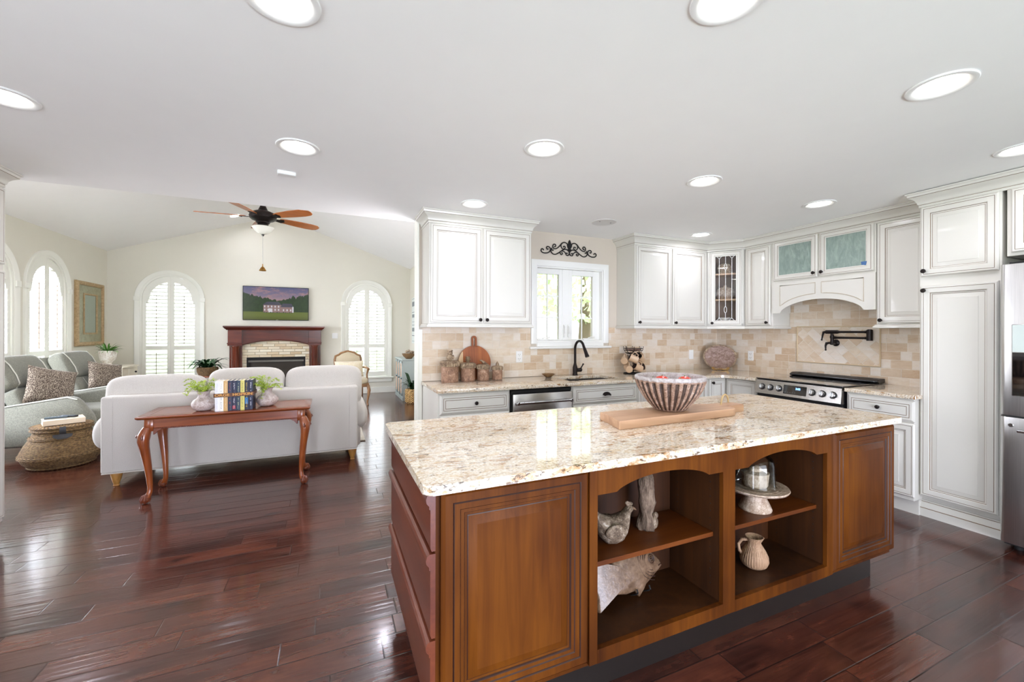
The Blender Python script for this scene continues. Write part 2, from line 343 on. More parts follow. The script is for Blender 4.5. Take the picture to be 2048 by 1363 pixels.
def seeded():
    n = NT('textured_green_glass'); f = n.noise(26, n.mapv((1, 1, .35)), detail=6, rough=.65, dist=1.2)
    n.set(color=n.ramp(f, [(.35, (150, 168, 158)), (.55, (168, 186, 176)), (.72, (188, 204, 194))]), rough=.2, trans=.30, ior=1.15, coat=.5); n.bump(f, .12, .002); return n.m
M['seeded'] = seeded()
def emit(name, c, s):
    n = NT(name); f = n.noise(3); n.set(color=c, rough=.4, emis=lin(c), es=s); return n.m
M['lens'] = emit('lit_lamp_lens', (255, 252, 244), LENS)
# ---------------------------------------------------------------- mesh helpers
class MB:
    def __init__(s): s.bm = bmesh.new(); s.T = Matrix.Identity(4)
    def at(s, loc=(0, 0, 0), rz=0, rx=0, ry=0):
        s.T = Matrix.Translation(loc) @ Matrix.Rotation(rz, 4, 'Z') @ Matrix.Rotation(ry, 4, 'Y') @ Matrix.Rotation(rx, 4, 'X'); return s
    def v(s, p): return s.bm.verts.new(s.T @ Vector(p))
    def f(s, vs, mi=0):
        try:
            x = s.bm.faces.new(vs); x.material_index = mi; return x
        except ValueError: return None
    def box(s, x0, x1, y0, y1, z0, z1, bev=0, mi=0, seg=1):
        c = [s.v((x, y, z)) for z in (z0, z1) for y in (y0, y1) for x in (x0, x1)]
        fs = [s.f([c[i] for i in q], mi) for q in ((0, 2, 3, 1), (4, 5, 7, 6), (0, 1, 5, 4), (2, 6, 7, 3), (0, 4, 6, 2), (1, 3, 7, 5))]
        if bev:
            es = set(e for f in fs for e in f.edges)
            bmesh.ops.bevel(s.bm, geom=list(es), offset=bev, segments=seg, affect='EDGES', profile=.5)
        return s
    def loft(s, rings, closed=True, caps=True, mi=0, mis=None, capmi=None):
        vr = [[s.v(p) for p in r] for r in rings]; n = len(vr[0])
        for k in range(len(vr)-1):
            a, b = vr[k], vr[k+1]; m = mis[k] if mis else mi
            for i in range(n if closed else n-1):
                j = (i+1) % n; s.f([a[i], a[j], b[j], b[i]], m)
        if caps and closed:
            s.f(list(reversed(vr[0])), mis[0] if mis else mi); s.f(vr[-1], capmi if capmi is not None else mis[-1] if mis else mi)
        return s
    def lathe(s, prof, c=(0, 0, 0), n=28, mi=0, mod=None, caps=True, mis=None):
        rings = []
        for i, (r, z) in enumerate(prof):
            rings.append([(c[0]+max(r, .0004)*(mod(2*PI*k/n, i) if mod else 1)*math.cos(2*PI*k/n), c[1]+max(r, .0004)*(mod(2*PI*k/n, i) if mod else 1)*math.sin(2*PI*k/n), c[2]+z) for k in range(n)])
        return s.loft(rings, True, caps, mi, mis)
    def tube(s, pts, r, n=8, mi=0, closed=False, caps=True):
        pts = [Vector(p) for p in pts]; N = len(pts)
        rs = r if isinstance(r, (list, tuple)) else [r]*N
        rings = []; up = None
        for i in range(N):
            a = pts[(i-1) % N] if (closed or i > 0) else pts[i]; b = pts[(i+1) % N] if (closed or i < N-1) else pts[i]
            t = (b-a).normalized()
            if up is None:
                up = Vector((0, 0, 1)) if abs(t.z) < .9 else Vector((1, 0, 0))
            up = (up-t*up.dot(t)); up = up.normalized() if up.length > 1e-6 else t.orthogonal().normalized()
            w = t.cross(up)
            rings.append([tuple(pts[i]+(up*math.cos(2*PI*k/n)+w*math.sin(2*PI*k/n))*rs[i]) for k in range(n)])
        if closed: rings.append(rings[0])
        return s.loft(rings, True, caps and not closed, mi)
    def cyl(s, p0, p1, r0, r1=None, n=16, mi=0):
        return s.tube([p0, p1], [r0, r0 if r1 is None else r1], n, mi)
    def prism(s, poly, h0, h1, plane='xy', mi=0, bev=0):
        def P(a, b, h): return {'xy': (a, b, h), 'xz': (a, h, b), 'yz': (h, a, b)}[plane]
        lo = [s.v(P(a, b, h0)) for a, b in poly]; hi = [s.v(P(a, b, h1)) for a, b in poly]; n = len(poly)
        fs = [s.f(list(reversed(lo)), mi), s.f(hi, mi)]
        for i in range(n): fs.append(s.f([lo[i], lo[(i+1) % n], hi[(i+1) % n], hi[i]], mi))
        if bev:
            es = set(e for f in fs if f for e in f.edges)
            bmesh.ops.bevel(s.bm, geom=list(es), offset=bev, segments=1, affect='EDGES', profile=.5)
        return s
    def archstrip(s, x0, x1, flo, fhi, y0, y1, n=24, mi=0):
        # solid between two curves z=flo(x) and z=fhi(x), thickness y0..y1
        ring = []
        for i in range(n+1):
            x = x0+(x1-x0)*i/n; a, b = flo(x), fhi(x)
            ring.append([(x, y0, a), (x, y0, b), (x, y1, b), (x, y1, a)])
        return s.loft(ring, True, True, mi)
    def sweep(s, prof, path, fn=lambda a, b, c: (a, b, c), closed=False, mi=0, side=1, mis=None):
        # prof [(offset to the right of travel, height)], path 2-D
        N = len(path); rings = []
        for i, p in enumerate(path):
            p = Vector(p)
            d0 = (p-Vector(path[i-1])).normalized() if (i > 0 or closed) else None
            d1 = (Vector(path[(i+1) % N])-p).normalized() if (i < N-1 or closed) else None
            d0 = d0 or d1; d1 = d1 or d0
            n0 = Vector((d0.y, -d0.x)); n1 = Vector((d1.y, -d1.x)); m = n0+n1
            m = m/(m.dot(n0)) if m.length > 1e-6 else n0
            rings.append([fn(p.x+m.x*o*side, p.y+m.y*o*side, z) for o, z in prof])
        if closed: rings.append(rings[0])
        vr = [[s.v(q) for q in r] for r in rings]; n = len(prof)
        for k in range(len(vr)-1):
            for i in range(n):
                s.f([vr[k][i], vr[k][(i+1) % n], vr[k+1][(i+1) % n], vr[k+1][i]], mis[i] if mis else mi)
        if not closed: s.f(vr[0], mi); s.f(list(reversed(vr[-1])), mi)
        return s
    def ball(s, c, r, n=14, mi=0, m=None, sq=1.0):
        rx, ry, rz = (r, r, r) if not isinstance(r, (tuple, list)) else r
        rings = []
        for i in range(n+1):
            ph = -PI/2+PI*i/n; cz = math.sin(ph); cr = math.cos(ph)
            row = []
            for k in range(2*n):
                th = PI*k/n; d = Vector((cr*math.cos(th), cr*math.sin(th), cz))
                if sq != 1.0: d = Vector([math.copysign(abs(q)**sq, q) for q in d])
                if m: d = d*m(d)
                row.append((c[0]+rx*d.x, c[1]+ry*d.y, c[2]+rz*d.z))
            rings.append(row)
        return s.loft(rings, True, False, mi)
    def pillow(s, w, h, t, n=14, mi=0, pinch=.06):
        # throw pillow in the local xz plane, thickness along y
        for sg in (-1, 1):
            g = []
            for i in range(n+1):
                row = []
                for k in range(n+1):
                    u, w_ = 2*i/n-1, 2*k/n-1
                    th = t/2*((1-u**4)*(1-w_**4))**.5*(0.75+.25*math.cos(u*1.4)*math.cos(w_*1.4))
                    cx = 1-pinch*(1-w_*w_); cz = 1-pinch*(1-u*u)
                    row.append(s.v((u*w/2*cx, sg*th, w_*h/2*cz)))
                g.append(row)
            for i in range(n):
                for k in range(n):
                    q = [g[i][k], g[i+1][k], g[i+1][k+1], g[i][k+1]]
                    s.f(q if sg < 0 else q[::-1], mi)
        bmesh.ops.remove_doubles(s.bm, verts=s.bm.verts[:], dist=1e-5); return s
    def leafblade(s, base, az, L, w, rise, droop, n=6, mi=0, fold=.25):
        d = Vector((math.cos(az), math.sin(az), 0)); sd = Vector((-d.y, d.x, 0)); pr = None
        for i in range(n+1):
            t = i/n; p = Vector(base)+d*(L*t)+Vector((0, 0, rise*math.sin(t*PI*.5)*1.0-droop*t*t))
            ww = w*math.sin(PI*min(.98, .12+.88*t))**.8*(1-.25*t)
            cur = [s.v(p-sd*ww+Vector((0, 0, ww*fold))), s.v(p), s.v(p+sd*ww+Vector((0, 0, ww*fold)))]
            if pr:
                s.f([pr[0], cur[0], cur[1], pr[1]], mi); s.f([pr[1], cur[1], cur[2], pr[2]], mi)
            pr = cur
        return s
    def obj(s, name, mats, parent=None, loc=None, rot=None, ang=38, mods=None):
        bmesh.ops.recalc_face_normals(s.bm, faces=s.bm.faces[:])
        me = bpy.data.meshes.new(name); s.bm.to_mesh(me); s.bm.free()
        for m in (mats if isinstance(mats, (list, tuple)) else [mats]): me.materials.append(M[m] if isinstance(m, str) else m)
        if ang is not None:
            me.polygons.foreach_set('use_smooth', [True]*len(me.polygons)); me.set_sharp_from_angle(angle=R(ang))
        o = bpy.data.objects.new(name, me); COL.objects.link(o)
        if parent: o.parent = parent
        if loc is not None: o.location = loc
        if rot is not None: o.rotation_euler = rot if isinstance(rot, (tuple, list)) else (0, 0, rot)
        return o
def tag(o, label, cat, group=None):
    o['label'] = label; o['category'] = cat
    if group: o['group'] = group
    return o
def thing(name, label, cat, loc=(0, 0, 0), rz=0, group=None, rot=None):
    o = bpy.data.objects.new(name, None); COL.objects.link(o); o.empty_display_size = .05
    o.location = loc; o.rotation_euler = rot or (0, 0, rz); return tag(o, label, cat, group)
def struct(o, label=None):
    o['kind'] = 'structure'
    if label: o['label'] = label
    return o
def kids(o): return [c for c in bpy.data.objects if c.parent == o]
def dup(o, parent=None):
    c = o.copy(); COL.objects.link(c); c.parent = parent
    for k in kids(o): dup(k, c)
    return c
def text_mesh(body, size, extrude=.0006, bold=0):
    c = bpy.data.curves.new('lettering', 'FONT'); c.body = body; c.size = size; c.extrude = extrude; c.align_x = 'CENTER'; c.align_y = 'CENTER'; c.offset = bold
    o = bpy.data.objects.new('lettering', c); COL.objects.link(o)
    me = bpy.data.meshes.new_from_object(o.evaluated_get(bpy.context.evaluated_depsgraph_get()))
    bpy.data.objects.remove(o); bpy.data.curves.remove(c); return me
def text_obj(name, body, size, mat, parent, loc, rot, **k):
    me = text_mesh(body, size, **k); me.name = name; me.materials.clear(); me.materials.append(M[mat])
    o = bpy.data.objects.new(name, me); COL.objects.link(o); o.parent = parent; o.location = loc; o.rotation_euler = rot; return o
def spiral(cx, cz, r0, r1, a0, turns, n=20):
    return [(cx+(r0+(r1-r0)*i/n)*math.cos(a0+turns*2*PI*i/n), cz+(r0+(r1-r0)*i/n)*math.sin(a0+turns*2*PI*i/n)) for i in range(n+1)]
# raised panel door / drawer front / glazed frame, built in the local xz plane, front towards -y
DOOR = [(0, 0, 0), (0, .014, 0), (.008, .021, 0), (.017, .021, 1), (.0185, .0188, 1), (.020, .021, 0), (.050, .021, 0), (.054, .0185, 1), (.0565, .013, 0), (.064, .012, 1), (.0665, .0105, 0), (.094, .0175, 0), (.0955, .019, 0)]
DRAWER = [(0, 0, 0), (0, .012, 0), (.016, .021, 0), (.030, .021, 1), (.032, .0188, 1), (.034, .021, 0), (.046, .021, 1), (.048, .0188, 1), (.050, .021, 0)]
ISLE = [(0, 0, 0), (0, .012, 0), (.012, .022, 0), (.036, .022, 1), (.039, .018, 1), (.042, .0205, 0), (.060, .0205, 1), (.063, .017, 0), (.074, .017, 1), (.078, .010, 0), (.086, .010, 1), (.089, .012, 0), (.116, .020, 0), (.118, .021, 0)]
def panel(mb, x0, x1, z0, z1, prof, k=1.0, y=0):
    mn = min(x1-x0, z1-z0); k = min(k, (mn/2-.004)/prof[-1][0])
    rings = [[(x0+i*k, y-d, z0+i*k), (x1-i*k, y-d, z0+i*k), (x1-i*k, y-d, z1-i*k), (x0+i*k, y-d, z1-i*k)] for i, d, _ in prof]
    mb.loft(rings, True, True, 0, [m for _, _, m in prof[:-1]], 0); return mb
def frame(mb, x0, x1, z0, z1, w, t=.021, y=0):
    # mitred glazed-door frame with a routed lip and glaze line
    pr = [(0, 0, 0), (0, .014, 0), (.008, t, 0), (.016, t, 1), (.0175, t-.002, 1), (.019, t, 0), (w-.012, t, 1), (w-.010, t-.003, 0), (w, t-.006, 0), (w, 0, 0)]
    rings = [[(x0+i, y-d, z0+i), (x1-i, y-d, z0+i), (x1-i, y-d, z1-i), (x0+i, y-d, z1-i)] for i, d, _ in pr]
    rings.append(rings[0]); mb.loft(rings, True, False, 0, [m for _, _, m in pr]); return mb
def knob(parent, x, z, y=-.021, r=.0155):
    mb = MB().at((x, y, z), rx=PI/2)
    mb.lathe([(.009, 0), (.0075, .004), (.006, .012), (.010, .016), (r, .019), (r*1.02, .023), (r*.85, .027), (r*.6, .0285), (r*.5, .0275), (r*.2, .029), (0, .0292)], n=20)
    return mb.obj('knob', 'bronze', parent)
def cup_pull(parent, x, z, y=-.021):
    mb = MB()
    rings = []
    for i in range(9):
        a = PI*i/8; rings.append([(x-.046*math.cos(a), y-.0005, z+.026*math.sin(a)), (x-.044*math.cos(a), y-.014*1, z-.002+.020*math.sin(a)), (x-.036*math.cos(a), y-.026, z-.008+.012*math.sin(a)), (x-.030*math.cos(a), y-.0225, z-.010+.008*math.sin(a)), (x-.036*math.cos(a), y-.010, z-.006+.014*math.sin(a)), (x-.042*math.cos(a), y, z+.020*math.sin(a))])
    mb.loft(rings, True, True); return mb.obj('cup_pull', 'bronze', parent)
# ---------------------------------------------------------------- room shell
CEIL = 2.44; SY = 3.93; RX = 4.64; FY = 9.83; LX = -3.67; LRX = 1.72; RIDGE = -.975; EAVE = 2.82; RZ = 3.745
struct(MB().box(-4, 4.9, -2.7, 10.1, -.12, 0).obj('floor', 'floor', ang=None), 'dark hand scraped plank floor')
struct(MB().box(-2.75, 4.76, -2.62, 3.97, CEIL, CEIL+.1).obj('ceiling', 'ceiling', ang=None), 'flat white kitchen ceiling')
mb = MB()   # vaulted ceiling over the living room
def vz(x): return EAVE+(RZ-EAVE)*(1-abs(x-RIDGE)/(LRX-RIDGE))
for xa, xb in ((LX-.12, RIDGE), (RIDGE, LRX+.12)):
    mb.prism([(xa, vz(xa)), (xb, vz(xb)), (xb, vz(xb)+.1), (xa, vz(xa)+.1)], 3.97, FY+.12, 'xz')
struct(mb.obj('ceiling', 'ceiling', ang=None), 'white vaulted living room ceiling')
mb = MB()   # wall above the opening, and the return walls beside it
mb.prism([(LX, CEIL), (LRX, CEIL), (LRX, vz(LRX)), (RIDGE, RZ), (LX, vz(LX))], 3.97, 4.09, 'xz')
mb.box(LX, -2.14, 3.97, 4.09, 0, CEIL)
struct(mb.obj('wall_header', 'ceiling', ang=None), 'wall above the living room opening')

WX0, WX1, WZ0, WZ1 = 2.0, 2.845, 1.275, 2.075
mb = MB()
mb.box(.77, WX0, SY, 4.05, 0, CEIL); mb.box(WX1, RX+.12, SY, 4.05, 0, CEIL)
mb.box(WX0, WX1, SY, 4.05, 0, WZ0); mb.box(WX0, WX1, SY, 4.05, WZ1, CEIL)
struct(mb.obj('wall_sink', 'wall_k', ang=None), 'taupe kitchen wall with the sink window')
struct(MB().box(RX, RX+.12, -2.62, SY, 0, CEIL).obj('wall_range', 'wall_k', ang=None), 'kitchen wall behind the range')
mb = MB(); mb.box(-2.75, -2.62, 1.0, 3.97, 0, CEIL); mb.box(-2.75, -2.62, -2.62, -1.35, 0, CEIL); mb.box(-2.75, -2.62, -1.35, 1.0, 0, .4); mb.box(-2.75, -2.62, -1.35, 1.0, 2.3, CEIL)
struct(mb.obj('wall_left_kitchen', 'wall_k', ang=None))
mb = MB(); mb.box(-2.75, -.5, -2.62, -2.5, 0, CEIL); mb.box(2.9, RX+.12, -2.62, -2.5, 0, CEIL); mb.box(-.5, 2.9, -2.62, -2.5, 2.3, CEIL); mb.box(-.5, 2.9, -2.62, -2.5, 0, .15)
struct(mb.obj('wall_behind', 'wall_k', ang=None))
# living room walls, with arched window openings cut through
def colwall(mb, xs, holes, top, y0, y1, swap=False):
    xs = sorted(set(round(x, 5) for x in xs))
    for a, b in zip(xs, xs[1:]):
        m = (a+b)/2; hole = next((h for h in holes if h[0] < m < h[1]), None)
        segs = [((0, 0), (top(a), top(b)))] if not hole else [((0, 0), (hole[2], hole[2])), ((hole[3](a), hole[3](b)), (top(a), top(b)))]
        for (l0, l1), (h0, h1) in segs:
            if swap: mb.prism([(a, l0), (b, l1), (b, h1), (a, h0)], y0, y1, 'yz')
            else: mb.prism([(a, l0), (b, l1), (b, h1), (a, h0)], y0, y1, 'xz')
def archtop(c, r, zs): return lambda x: zs+math.sqrt(max(0, r*r-(x-c)**2))
AW, AR, AZB, AZS = .92, .46, .36, 1.985   # clear opening: width, radius, sill height, springing height
def arcxs(c): return [c-AR*math.cos(PI*i/20) for i in range(21)]
winc = [(-2.745, ), (.775, )]
holes = [(c-AR, c+AR, AZB, archtop(c, AR, AZS)) for (c, ) in winc]
mb = MB(); colwall(mb, [LX-.12, RIDGE, LRX+.12]+sum([arcxs(c) for (c, ) in winc], []), holes, vz, FY, FY+.12)
struct(mb.obj('wall_far', 'wall_lr', ang=None), 'beige gable wall with the fireplace')
lwin = [5.77, 6.94, 8.11]
holes = [(c-AR, c+AR, AZB, archtop(c, AR, AZS)) for c in lwin]
mb = MB(); colwall(mb, [3.97, FY]+sum([arcxs(c) for c in lwin], []), holes, lambda x: EAVE, LX-.12, LX, True)
struct(mb.obj('wall_left', 'wall_lr', ang=None), 'beige side wall with arched windows')
struct(MB().box(LRX, LRX+.12, 4.05, FY, 0, EAVE).obj('wall_right', 'wall_lr', ang=None), 'beige right wall of the living room')
# skirting and wall-end board
for i, (x0, x1, y0, y1) in enumerate([(LX+.016, LRX-.016, FY-.016, FY), (LX, LX+.016, 4.09, FY), (LRX-.016, LRX, 4.05, FY)]):
    struct(MB().box(x0, x1, y0, y1, 0, .135, .004).obj('baseboard_'+('far', 'left', 'right')[i], 'trim', ang=None))
struct(MB().box(.752, .77, 3.918, 4.062, 0, CEIL-.001, .003).box(.77, .80, 3.918, 3.93, 0, 1.40, .002).obj('trim_1', 'trim', ang=None), 'white board capping the end of the sink wall')

# ---------------------------------------------------------------- arched shuttered windows
def arched_window(name, loc, rz):
    w = thing(name, 'arched window', 'window', loc, rz); del w['label']; del w['category']; w['kind'] = 'structure'
    r = AR; pth = [(-r, AZB)]+[(-r*math.cos(PI*i/28), AZS+r*math.sin(PI*i/28)) for i in range(29)]+[(r, AZB)]
    prof = [(0, 0), (0, .012), (-.012, .020), (-.045, .024), (-.060, .030), (-.070, .030), (-.074, .024), (-.074, 0)]
    MB().sweep(prof, pth, lambda a, b, c: (a, -c, b), side=1).obj('casing', 'trim', w, ang=30)
    mb = MB(); mb.box(-r-.085, -r+.005, -.035, -.018, AZS-.045, AZS+.03, .003); mb.box(r-.005, r+.085, -.035, -.018, AZS-.045, AZS+.03, .003); mb.obj('impost_block', 'trim', w, ang=None)
    mb = MB(); mb.box(-r-.115, r+.115, -.055, .06, AZB-.03, AZB, .006); mb.box(-r-.08, r+.08, -.02, 0, AZB-.115, AZB-.03, .004); mb.obj('sill', 'trim', w, ang=None)
    # fixed shutter surround
    prof2 = [(0, -.005), (0, .07), (.035, .07), (.035, -.005)]
    MB().sweep(prof2, pth, lambda a, b, c: (a, c, b), side=1).obj('shutter_surround', 'trim', w, ang=30)
    ri = r-.037
    for sg in (-1, 1):
        mb = MB(); st = .052; x_in, x_out = .0008, ri; y0, y1 = .012, .042
        lo, hi = (x_in, x_out)
        def X(a, b): return (min(sg*a, sg*b), max(sg*a, sg*b))
        ro = ri-st-.045   # opening radius inside the solid arch head
        zb = AZB+.012
        mb.box(*X(x_in, x_in+st), y0, y1, zb, AZS+ri*.95)
        mb.loft([[(sg*x, y0, AZS+ri*.95), (sg*x, y0, AZS+math.sqrt(ri*ri-x*x)+.003), (sg*x, y1, AZS+math.sqrt(ri*ri-x*x)+.003), (sg*x, y1, AZS+ri*.95)] for x in (x_in, x_in+st*.5, x_in+st)], True, True)
        mb.box(*X(x_out-st, x_out), y0, y1, zb, AZS)
        mb.box(*X(x_in+st, x_out-st), y0, y1, zb, zb+.11); mb.box(*X(x_in+st, x_out-st), y0, y1, 1.02, 1.095)
        n = 14
        ring = []
        for i in range(n+1):
            x = x_in+st+(x_out-x_in-2*st)*i/n; zo = AZS+math.sqrt(max(0, ri*ri-x*x)); zi = AZS-.015+math.sqrt(max(0, ro*ro-x*x)) if x < ro else AZS-.075
            ring.append([(sg*x, y0, zi), (sg*x, y0, zo), (sg*x, y1, zo), (sg*x, y1, zi)])
        mb.loft(ring, True, True); ring = []
        for i in range(7):
            x = x_out-st*(1-i/6); zo = AZS+.0005+math.sqrt(max(0, ri*ri-x*x))
            ring.append([(sg*x, y0, AZS), (sg*x, y0, zo), (sg*x, y1, zo), (sg*x, y1, AZS)])
        mb.loft(ring, True, True); fr = mb.obj('shutter_panel', 'trim', w, ang=30)
        mb = MB(); z = zb+.15
        while z < AZS+ro:
            if not (.985 < z < 1.13):
                xo = x_out-st+.004 if z < AZS-.06 else math.sqrt(max(0, (ro+.01)**2-(z-AZS+.015)**2)) if z > AZS-.015 else ro
                if xo > x_in+st+.03:
                    a, b = X(x_in+st-.003, xo)
                    c, s_ = math.cos(R(28)), math.sin(R(28)); hw, ht = .031, .0045
                    pl = [(yy*c-zz*s_+.027, yy*s_+zz*c+z) for yy, zz in ((-hw, 0), (-hw*.6, -ht), (hw*.6, -ht), (hw, 0), (hw*.6, ht), (-hw*.6, ht))]
                    mb.prism(pl, a, b, 'yz')
            z += .069
        mb.obj('louvres', 'trim', fr, ang=None)
        xc = sg*(x_in+st+(x_out-x_in-2*st)/2)
        MB().box(xc-.0035, xc+.0035, -.010, 0, zb+.15, .97, .001).box(xc-.0035, xc+.0035, -.010, 0, 1.13, AZS+.06, .001).obj('tilt_rod', 'glaze_soft', fr, ang=None)
    mb = MB(); ring = []
    for i in range(21):
        x = -r+2*r*i/20; ring.append([(x, .085, AZB), (x, .085, AZS+math.sqrt(max(0, r*r-x*x))), (x, .090, AZS+math.sqrt(max(0, r*r-x*x))), (x, .090, AZB)])
    mb.loft(ring, True, True).obj('pane', 'glass', w, ang=None)
    return w
arched_window('window_1', (winc[0][0], FY, 0), 0); arched_window('window_2', (winc[1][0], FY, 0), 0)
arched_window('window_3', (LX, lwin[2], 0), R(90)); arched_window('window_4', (LX, lwin[1], 0), R(90))

arched_window('window_6', (LX, lwin[0], 0), R(90))

# ---------------------------------------------------------------- kitchen casement window
w = thing('window_5', 'x', 'x', (0, SY, 0)); del w['label']; del w['category']; w['kind'] = 'structure'
pth = [(WX0, WZ0-.02), (WX0, WZ1), (WX1, WZ1), (WX1, WZ0-.02)]
MB().sweep([(0, 0), (0, .016), (-.015, .022), (-.055, .022), (-.066, .018), (-.07, 0)], pth, lambda a, b, c: (a, -c, b)).obj('casing', 'vinyl', w, ang=30)
MB().box(WX0-.09, WX1+.09, -.05, .06, WZ0-.075, WZ0-.05, .006).box(WX0-.0, WX1+.0, -.018, .06, WZ0-.05, WZ0, .004).obj('sill', 'vinyl', w, ang=None)
mb = MB(); mb.box(WX0, WX0+.012, 0, .12, WZ0, WZ1); mb.box(WX1-.012, WX1, 0, .12, WZ0, WZ1); mb.box(WX0+.012, WX1-.012, 0, .12, WZ1-.012, WZ1); mb.box(WX0+.012, WX1-.012, 0, .12, WZ0, WZ0+.012)
mb.box(2.345, 2.43, .05, .12, WZ0+.012, WZ1-.012, .003); mb.obj('jamb', 'vinyl', w, ang=None)
for g0, g1 in ((2.035, 2.305), (2.475, 2.745)):
    mb = MB(); a, b = g0-.026 if g0 < 2.2 else 2.432, 2.343 if g0 < 2.2 else g1+.085
    a = WX0+.012 if g0 < 2.2 else 2.43; b = 2.345 if g0 < 2.2 else WX1-.012
    zl, zh = 1.300, 2.005
    mb.box(a, g0, .055, .10, WZ0+.012, WZ1-.012, .003); mb.box(g1, b, .055, .10, WZ0+.012, WZ1-.012, .003); mb.box(g0-.002, g1+.002, .0555, .10, WZ0+.012, zl, .003); mb.box(g0-.002, g1+.002, .0555, .10, zh, WZ1-.012, .003)
    sa = mb.obj('sash', 'vinyl', w, ang=None)
    mb = MB(); c = (g0+g1)/2
    mb.box(c-.006, c+.006, .0715, .0825, zl, zh)
    for q in (1, 2): mb.box(g0, g1, .072, .082, zl+(zh-zl)*q/3-.006, zl+(zh-zl)*q/3+.006)
    mb.obj('muntins', 'vinyl', sa, ang=None)
    MB().box(g0, g1, .076, .079, zl, zh).obj('pane', 'glass', sa, ang=None)
    mb = MB(); cx = g0+.07 if g0 < 2.2 else g1-.06
    mb.box(cx-.075, cx+.075, .028, .056, WZ0+.012, WZ0+.034, .005); mb.tube([(cx-.02, .03, WZ0+.036), (cx+.02, .022, WZ0+.048), (cx+.06, .03, WZ0+.045)], .006); mb.ball((cx+.065, .03, WZ0+.046), .009, 8)
    mb.obj('crank_handle', 'vinyl', sa)
    lx = 2.36 if g0 < 2.2 else 2.415
    MB().box(lx-.008, lx+.008, .03, .05, 1.32, 1.46, .005).tube([(lx, .03, 1.45), (lx, .012, 1.43), (lx, .02, 1.36)], .006).obj('lock_lever', 'vinyl', sa)

# ---------------------------------------------------------------- outside
struct(MB().box(-45, 45, -45, 60, -.5, -.3).obj('ground', plain('lawn_grass', (128, 146, 108), .95, var=.2, vs=3), ang=None), 'green lawn outside the windows')
struct(MB().box(1.86, 6.5, 4.06, 6.3, 2.66, 2.74).box(1.86, 6.5, 6.15, 6.3, 2.60, 2.66).obj('ceiling', plain('porch_ceiling_paint', (226, 208, 176), .8, var=.04), ang=None), 'tan porch ceiling outside the sink window')
def tree(x, y, h, s, label):
    t = thing('tree', label, 'tree', (x, y, -.3), 0, None)
    rnd = random.Random(int(x*7+y)); mb = MB()
    mb.tube([(0, 0, 0), (.1, 0, h*.4), (0, .1, h*.75)], [.22*s, .16*s, .05*s], 10); mb.obj('trunk', plain('bark', (96, 80, 64), .9, var=.3, vs=12), t)
    mb = MB()
    for i in range(1100):
        a, b = rnd.uniform(0, 2*PI), rnd.uniform(-1, 1); q = rnd.uniform(.5, 1)**.5
        c = Vector((math.cos(a)*math.sqrt(1-b*b)*1.9*s*q, math.sin(a)*math.sqrt(1-b*b)*1.9*s*q, h*.68+b*h*.36*q)); e = Vector((rnd.uniform(-1, 1), rnd.uniform(-1, 1), rnd.uniform(-.6, .6))).normalized()
        u = e.orthogonal().normalized()*.15*s; v_ = e.cross(u).normalized()*.09*s
        mb.f([mb.v(c-u), mb.v(c-v_), mb.v(c+u), mb.v(c+v_)])
    mb.obj('foliage', plain('pale_foliage', (206, 222, 184), .8, var=.2, vs=2), t, ang=None)
tree(14.5, 22, 7.0, 2.0, 'leafy tree seen through the right pane of the sink window')
# ---------------------------------------------------------------- kitchen cabinets
CROWN = [(0, 0), (.006, .003), (.006, .019), (.0045, .0205), (.006, .022), (.012, .028), (.016, .046), (.030, .064), (.050, .078), (.053, .0805), (.0515, .082), (.054, .0835), (.058, .098), (.066, .102), (.066, .112), (0, .112)]
CROWN_MI = [0, 0, 1, 1, 0, 0, 0, 0, 0, 1, 1, 0, 0, 0, 0, 0]
RAIL = [(-.004, .032), (.010, .032), (.012, .022), (.020, .016), (.020, .004), (.014, 0), (-.004, 0)]
def cabinet(name, label, loc, rz, w, d, h, doors, cat='cabinet', group=None, rail=None, open_front=None):
    t = thing(name, label, cat, loc, rz, group)
    mb = MB()
    if open_front is None: mb.box(0, w, 0, d, 0, h, .0015)
    else:   # hollow carcass behind glass
        mb.box(0, w, d-.012, d, 0, h); mb.box(0, .016, .0, d-.012, 0, h); mb.box(w-.016, w, .0, d-.012, 0, h)
        mb.box(.016, w-.016, 0, d-.012, 0, .03); mb.box(.016, w-.016, 0, d-.012, h-.02, h)
        for a, b, c, e in open_front: mb.box(a, b, 0, .018, c, e)
    mb.obj('carcass', ['cab', 'glaze'], t, ang=None)
    for q in doors:
        kind, x0, x1, z0, z1 = q[:5]; hw = q[5:]
        mb = MB()
        if kind == 'door': panel(mb, x0, x1, z0, z1, DOOR)
        elif kind == 'drawer': panel(mb, x0, x1, z0, z1, DRAWER)
        else: frame(mb, x0, x1, z0, z1, .058)
        o = mb.obj('drawer' if kind == 'drawer' else 'door', ['cab', 'glaze_soft'], t, ang=25)
        if kind in ('glass', 'seeded'):
            MB().box(x0+.052, x1-.052, -.010, -.006, z0+.052, z1-.052).obj('glass_panel', 'seeded' if kind == 'seeded' else 'glass', o, ang=None)
        for k in hw:
            if k[0] == 'cup': cup_pull(o, k[1], k[2])
            else: knob(o, k[0], k[1])
    if rail:
        MB().sweep(RAIL, rail, side=1).obj('light_rail', ['cab', 'glaze_soft'], t, loc=(0, 0, -.034), ang=30)
    return t
UZ = 1.452
def T(x): return x
